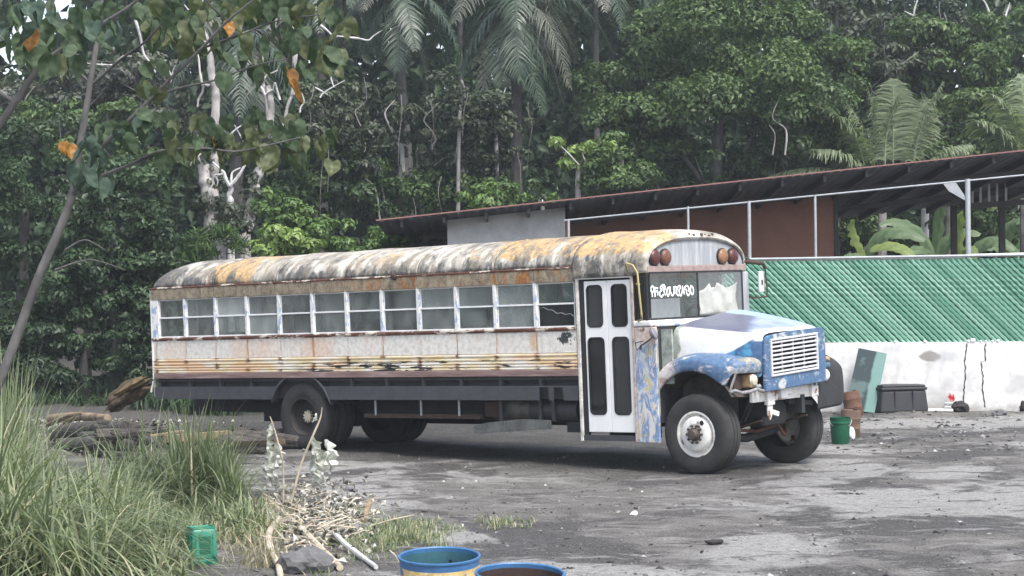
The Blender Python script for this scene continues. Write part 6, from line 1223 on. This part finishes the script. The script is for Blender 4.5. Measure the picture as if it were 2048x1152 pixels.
near_tree('leaning_tree', 'slender grey tree leaning right with broad hanging leaves at the upper left', 20.0, (-150, 1060), [(-60,900),(15,722),(75,560),(140,405),(160,290),(176,195),(197,60),(206,-60)], (.060, .022),
    [([(185,168),(240,120),(300,75),(340,20)], .018, -.6), ([(142,395),(200,300),(263,236),(340,158),(404,96),(455,42),(520,-10)], .026, -1.2), ([(300,198),(360,176),(427,161),(513,130),(575,118)], .014, -.8), ([(148,370),(246,335),(290,315),(328,301),(410,297),(470,303),(530,292),(600,275)], .018, -1.0), ([(330,301),(370,275),(390,262)], .009, -1), ([(404,96),(480,70),(560,40),(640,30)], .014, -1.0), ([(185,168),(165,150),(150,125)], .010, .2), ([(455,42),(420,10),(400,-20)], .012, -.6)],
    [(300,245,50,22,12,[G,G,Bl]),(230,265,38,22,9,[G,G,Bl]),(185,315,28,45,11,[Bl]),(400,262,56,30,13,[G,Yl,Yl]),(350,290,30,18,5,[Yl,G]),(470,275,40,24,9,[Yl,G]),(545,245,56,32,13,[G,Yl,G]),(620,290,46,34,15,[G,Yl,Yl]),(520,300,40,22,8,[Yl]),
     (340,40,52,40,13,[G,G,Yl]),(430,45,62,45,15,[G,Yl]),(540,25,70,40,15,[G,G,Yl]),(640,50,52,45,10,[G,Yl]),(470,115,44,32,7,[G]),(570,105,56,36,9,[G]),(665,105,26,26,5,[G,Yl]),(315,150,34,32,6,[G,Yl]),(500,5,200,14,16,[G,Yl]),(250,10,60,20,7,[G])],
    [(456,46,.17,'big_o',30,-10),(577,140,.22,'big_o',50,-8),(580,165,.24,'big_o',110,-14),(128,284,.15,'big_o',200,10),(140,290,.18,'big_o',50,0),(426,272,.12,'big_o',80,10)], 41)
near_tree('overhanging_tree', 'forked dark branch with broad leaves reaching in at the left edge', 17.0, (-420, 1250), [(-330,900),(-200,560),(-70,350),(0,250),(45,182),(82,128)], (.055, .024),
    [([(82,128),(150,80),(220,38),(268,6),(300,-30)], .026, -.4), ([(82,128),(92,60),(104,0),(110,-50)], .016, -.2), ([(62,148),(30,105),(0,72),(-40,40)], .009, -.1), ([(30,205),(-20,170),(-60,120)], .02, 0)],
    [(50,40,52,36,11,[G,G,Bl]),(110,85,50,36,8,[G]),(30,95,30,24,4,[G]),(200,40,52,26,7,[Bl,G]),(130,25,50,22,5,[G])], [(62,62,.2,'big_o',10,0),(118,110,.22,'big_y',60,8)], 42)
for l_ in PROT.values():
    for o in l_:
        if o.name not in used_p: bpy.data.objects.remove(o)
# ================================================================= grass, weeds, rubble
def blades(roots, H, Wb, lean, mats_t, segs=6, seed=0):
    N = len(roots); r = np.random.default_rng(seed); az = r.random(N)*2*pi; d = np.stack([np.cos(az), np.sin(az), np.zeros(N)], 1); sd = np.stack([-np.sin(az), np.cos(az), np.zeros(N)], 1)
    ln = (lean*(.35+1.1*r.random(N)))[:, None]; H = H[:, None]; rows = []
    for k in range(segs+1):
        t = k/segs; droop = np.maximum(0, ln-.40)*.95
        p = roots+np.array([0, 0, 1])*H*(t-droop*t**3.0*.85)+d*H*ln*t**1.7*.8; w = (Wb*[.7, 1, 1, .9, .7, .4, .05][int(round(k*6/segs))])[:, None]
        rows.append(np.stack([p-sd*w/2, p+sd*w/2], 1))
    V = np.concatenate([x[:, None] for x in rows], 1).reshape(N, -1, 3); m_ = 2*(segs+1); V = V.reshape(-1, 3); b = np.arange(N)[:, None]*m_
    F_ = np.concatenate([np.concatenate([b+2*k, b+2*k+1, b+2*k+3, b+2*k+2], 1)[:, None] for k in range(segs)], 1).reshape(-1, 4)
    return V, F_, np.repeat(mats_t, m_)
def grass_patch(name, label, tufts, mat, seed, wid=.011, dry=.08):
    """tufts: (px, py ground, spread m, height m, blades, lean)"""
    r = np.random.default_rng(seed); R_, Hs, Ws, Ls, T = [], [], [], [], []
    for px, py, sp_, h, n, ln in tufts:
        g = gnd(px, py); a = r.random(n)*2*pi; q = np.sqrt(r.random(n))*sp_
        R_.append(np.stack([g.x+q*np.cos(a), g.y+q*np.sin(a), np.zeros(n)-.02], 1)); Hs.append(h*(.5+.6*r.random(n))); Ws.append(wid*(.7+.7*r.random(n))); Ls.append(np.full(n, ln)); t = np.clip(.2+.65*r.random(n)+r.normal()*.1, 0, .9); t[r.random(n) < dry] = .99; T.append(t)
    v, f, t = blades(np.concatenate(R_), np.concatenate(Hs), np.concatenate(Ws), np.concatenate(Ls), np.concatenate(T), 6, seed)
    return tag(mesh_np(name, v, f, M[mat], t), label, 'grass', kind='stuff')
rn = random.Random(77); tf = []
def toph(x):   # top outline of the grass in the picture
    return float(np.interp(x, [-60, 0, 30, 60, 90, 140, 200, 260, 330, 400, 450, 500, 540], [730, 742, 760, 850, 905, 905, 880, 868, 850, 845, 868, 940, 1000]))
for i in range(150):
    x = rn.uniform(-80, 505); yb = rn.uniform(max(985, toph(x)+130), 1185); 
    if 325 < x < 480 and yb > 1030: continue
    if x > 430 and yb > 1120-(505-x): continue
    g = gnd(x, yb); k = g.y/F_PX; hmax = (yb-toph(x))*k
    if 250 < x < 540 and yb > 1040: hmax = min(hmax, .5)
    tf.append((x, yb, .30, min(1.75, max(.5, hmax*rn.uniform(.7, 1.15))), 64, rn.uniform(.8, 1.9)))
grass_patch('tall_grass', 'tall arching green grass filling the lower left corner', tf, 'grass', 51, .0175)
tf = [(x, yb, .12, h, n, ln) for x, yb, h, n, ln in ((20,1020,1.75,90,.30),(-10,1040,1.8,90,.35),(45,1000,1.5,60,.4),(362,1010,1.25,26,.30),(300,1010,1.2,26,.55),(455,1005,1.0,26,.2),(250,1000,1.1,30,.7),(400,1010,1.2,90,.5),(445,1015,1.0,90,.6),(360,1015,1.1,90,.7),(470,1030,.8,60,.7),(492,1070,.45,50,.8),(505,1060,.45,40,.8))]
tf += [(rn.uniform(325, 485), rn.uniform(1015, 1090), .2, rn.uniform(.18, .42), 45, 1.0) for i in range(22)]
grass_patch('cane_grass', 'stout upright grass shoots standing above the tall grass', tf, 'grass', 52, .020, .03)
tf = [(rn.uniform(480, 560), rn.uniform(1010, 1140), .2, rn.uniform(.2, .5), 40, 1.0) for i in range(14)] + [(x, y, .25, h, 40, 1.2) for x, y, h in [(rn.uniform(-40, 540), rn.uniform(1080, 1180), rn.uniform(.15, .4)) for i in range(40)] if not (330 < x < 470 and y > 1110)]
grass_patch('dry_grass', 'dry straw-coloured blades at the foot of the tall grass', tf, 'grassdry', 53, .008, .3)
tf = [(rn.gauss(790, 45), rn.gauss(1062, 16), .18, rn.uniform(.07, .17), 55, 1.0) for i in range(46)] + [(rn.gauss(1000, 22), rn.gauss(1050, 8), .10, rn.uniform(.08, .16), 22, .9) for i in range(9)] + [(rn.gauss(700, 40), rn.gauss(1095, 20), .15, rn.uniform(.06, .16), 30, 1.0) for i in range(24)]
grass_patch('short_grass', 'low green weeds on the bare dirt behind the drums', tf, 'grass', 54, .008, .2)
tf = [(rn.uniform(-40, 300), rn.uniform(775, 815), .5, rn.uniform(.35, .9), 60, rn.uniform(.9, 1.6)) for i in range(40)] + [(rn.uniform(300, 1150), rn.uniform(806, 828), .6, rn.uniform(.5, 1.1), 70, rn.uniform(.9, 1.6)) for i in range(60)]
grass_patch('undergrowth', 'dark grass and weeds along the foot of the thicket', tf, 'lf_dark', 55, .03, 0)
tf = [(rn.uniform(380, 480), rn.uniform(800, 812), .4, rn.uniform(2.2, 3.4), 60, rn.uniform(.35, .6)) for i in range(10)]
def rubble(name, label, cat, n, xr, yr, sr, mat, seed, flat=.5, dens=None):
    r = np.random.default_rng(seed); V = []; T = []; F_ = []; base = np.array([(1,0,0),(-1,0,0),(0,1,0),(0,-1,0),(0,0,1),(0,0,-1)], float); fc = np.array([(0,2,4),(2,1,4),(1,3,4),(3,0,4),(2,0,5),(1,2,5),(3,1,5),(0,3,5)]); c = 0
    while c < n:
        px, py = r.uniform(*xr), r.uniform(*yr)
        if dens and r.random() > dens(px, py): continue
        g = gnd(px, py); s = sr[0]*(sr[1]/sr[0])**(r.random()**1.8); a = r.random()*pi; ca, sa = math.cos(a), math.sin(a)
        b = base*(s*np.array([1.2, .7, flat])*(.6+.8*r.random(3)))+r.normal(size=(6, 3))*s*.22; b = np.stack([b[:, 0]*ca-b[:, 1]*sa, b[:, 0]*sa+b[:, 1]*ca, b[:, 2]], 1)
        V.append(b+np.array([g.x, g.y, ground_z(g.x, g.y)+s*flat*.25])); F_.append(fc+6*c); T.append(np.full(6, np.clip(r.normal()*.24+.22, 0, .99))); c += 1
    return tag(mesh_np(name, np.concatenate(V), np.concatenate(F_), M[mat], np.concatenate(T)), label, cat, kind='stuff')
rubble('gravel', 'small stones and clods scattered over the oily yard', 'gravel', 2200, (440, 2100), (905, 1170), (.005, .030), 'chips', 61, .5, lambda a, b: max(0.04, 1.6*(mnoise.noise((a*.012, b*.03, 2))+.15)))
rubble('gravel', 'grit along the wall foot and behind the bus', 'gravel', 900, (1640, 2080), (824, 905), (.008, .05), 'chips', 62)
def litter(name, label, n, cx, cy, sx, sy, size, seed):
    r = np.random.default_rng(seed); px = cx+sx*r.normal(size=n); py = cy+sy*r.normal(size=n); C = np.array([tuple(gnd(a, max(850, b), 0)) for a, b in zip(px, py)]); C[:, 2] = .015+.05*r.random(n)
    out = unit(np.array([0, 0, 1.0])+r.normal(size=(n, 3))*.7); ax = unit(np.cross(out, r.normal(size=(n, 3)))); Ls = size*(.5+1.0*r.random(n)); v, f, t = leaf_arrays(C, ax, out, Ls, Ls*(.35+.4*r.random(n)), .5, np.clip(r.random(n)**1.2, 0, .99))
    return tag(mesh_np(name, v, f, M['litter'], t), label, 'litter', kind='stuff')
litter('leaf_litter', 'pale curled dead leaves heaped round the crossed branches', 1500, 632, 1040, 50, 36, .075, 63)
litter('leaf_litter', 'dead leaves and chips on the shaded ground behind the bus', 900, 160, 850, 110, 28, .10, 64)
litter('leaf_litter', 'brown leaf scraps trodden into the middle of the yard', 90, 850, 985, 200, 45, .045, 65)
# pale twigs tangled in the rubbish heap
rt = random.Random(9)
mb = MB()
for i in range(110):
    a = gnd(rt.gauss(625, 50), min(1150, max(985, rt.gauss(1045, 36))), rt.uniform(.01, .10)); an = rt.uniform(0, 2*pi); L = rt.uniform(.08, .40); b = a+Vector((math.cos(an)*L, math.sin(an)*L, rt.uniform(-.02, .12))); b.z = max(.005, b.z)
    mb.tube([a, a.lerp(b, .5)+Vector((rt.uniform(-.02, .02), rt.uniform(-.02, .02), rt.uniform(0, .03))), b], [rt.uniform(.003, .008)]*3, 4)
tag(mb.build('twigs', M['woodpale'], smooth=True), 'tangle of pale twigs among the dead leaves', 'twigs', kind='stuff')
# ================================================================= hazy air
HAZE = True
if HAZE:
    mb = MB(); mb.box(-64, 64, -6, 118, -1.5, 24); hz = mb.build('haze', NT('hazy_air').m); hz['kind'] = 'stuff'
    nt = hz.data.materials[0].node_tree; nt.nodes.remove(nt.nodes['Principled BSDF']); pv = nt.nodes.new('ShaderNodeVolumePrincipled'); pv.inputs['Color'].default_value = (.86, .92, 1, 1); pv.inputs['Density'].default_value = .0008; pv.inputs['Anisotropy'].default_value = .3
    nt.links.new(pv.outputs[0], nt.nodes['Material Output'].inputs['Volume'])
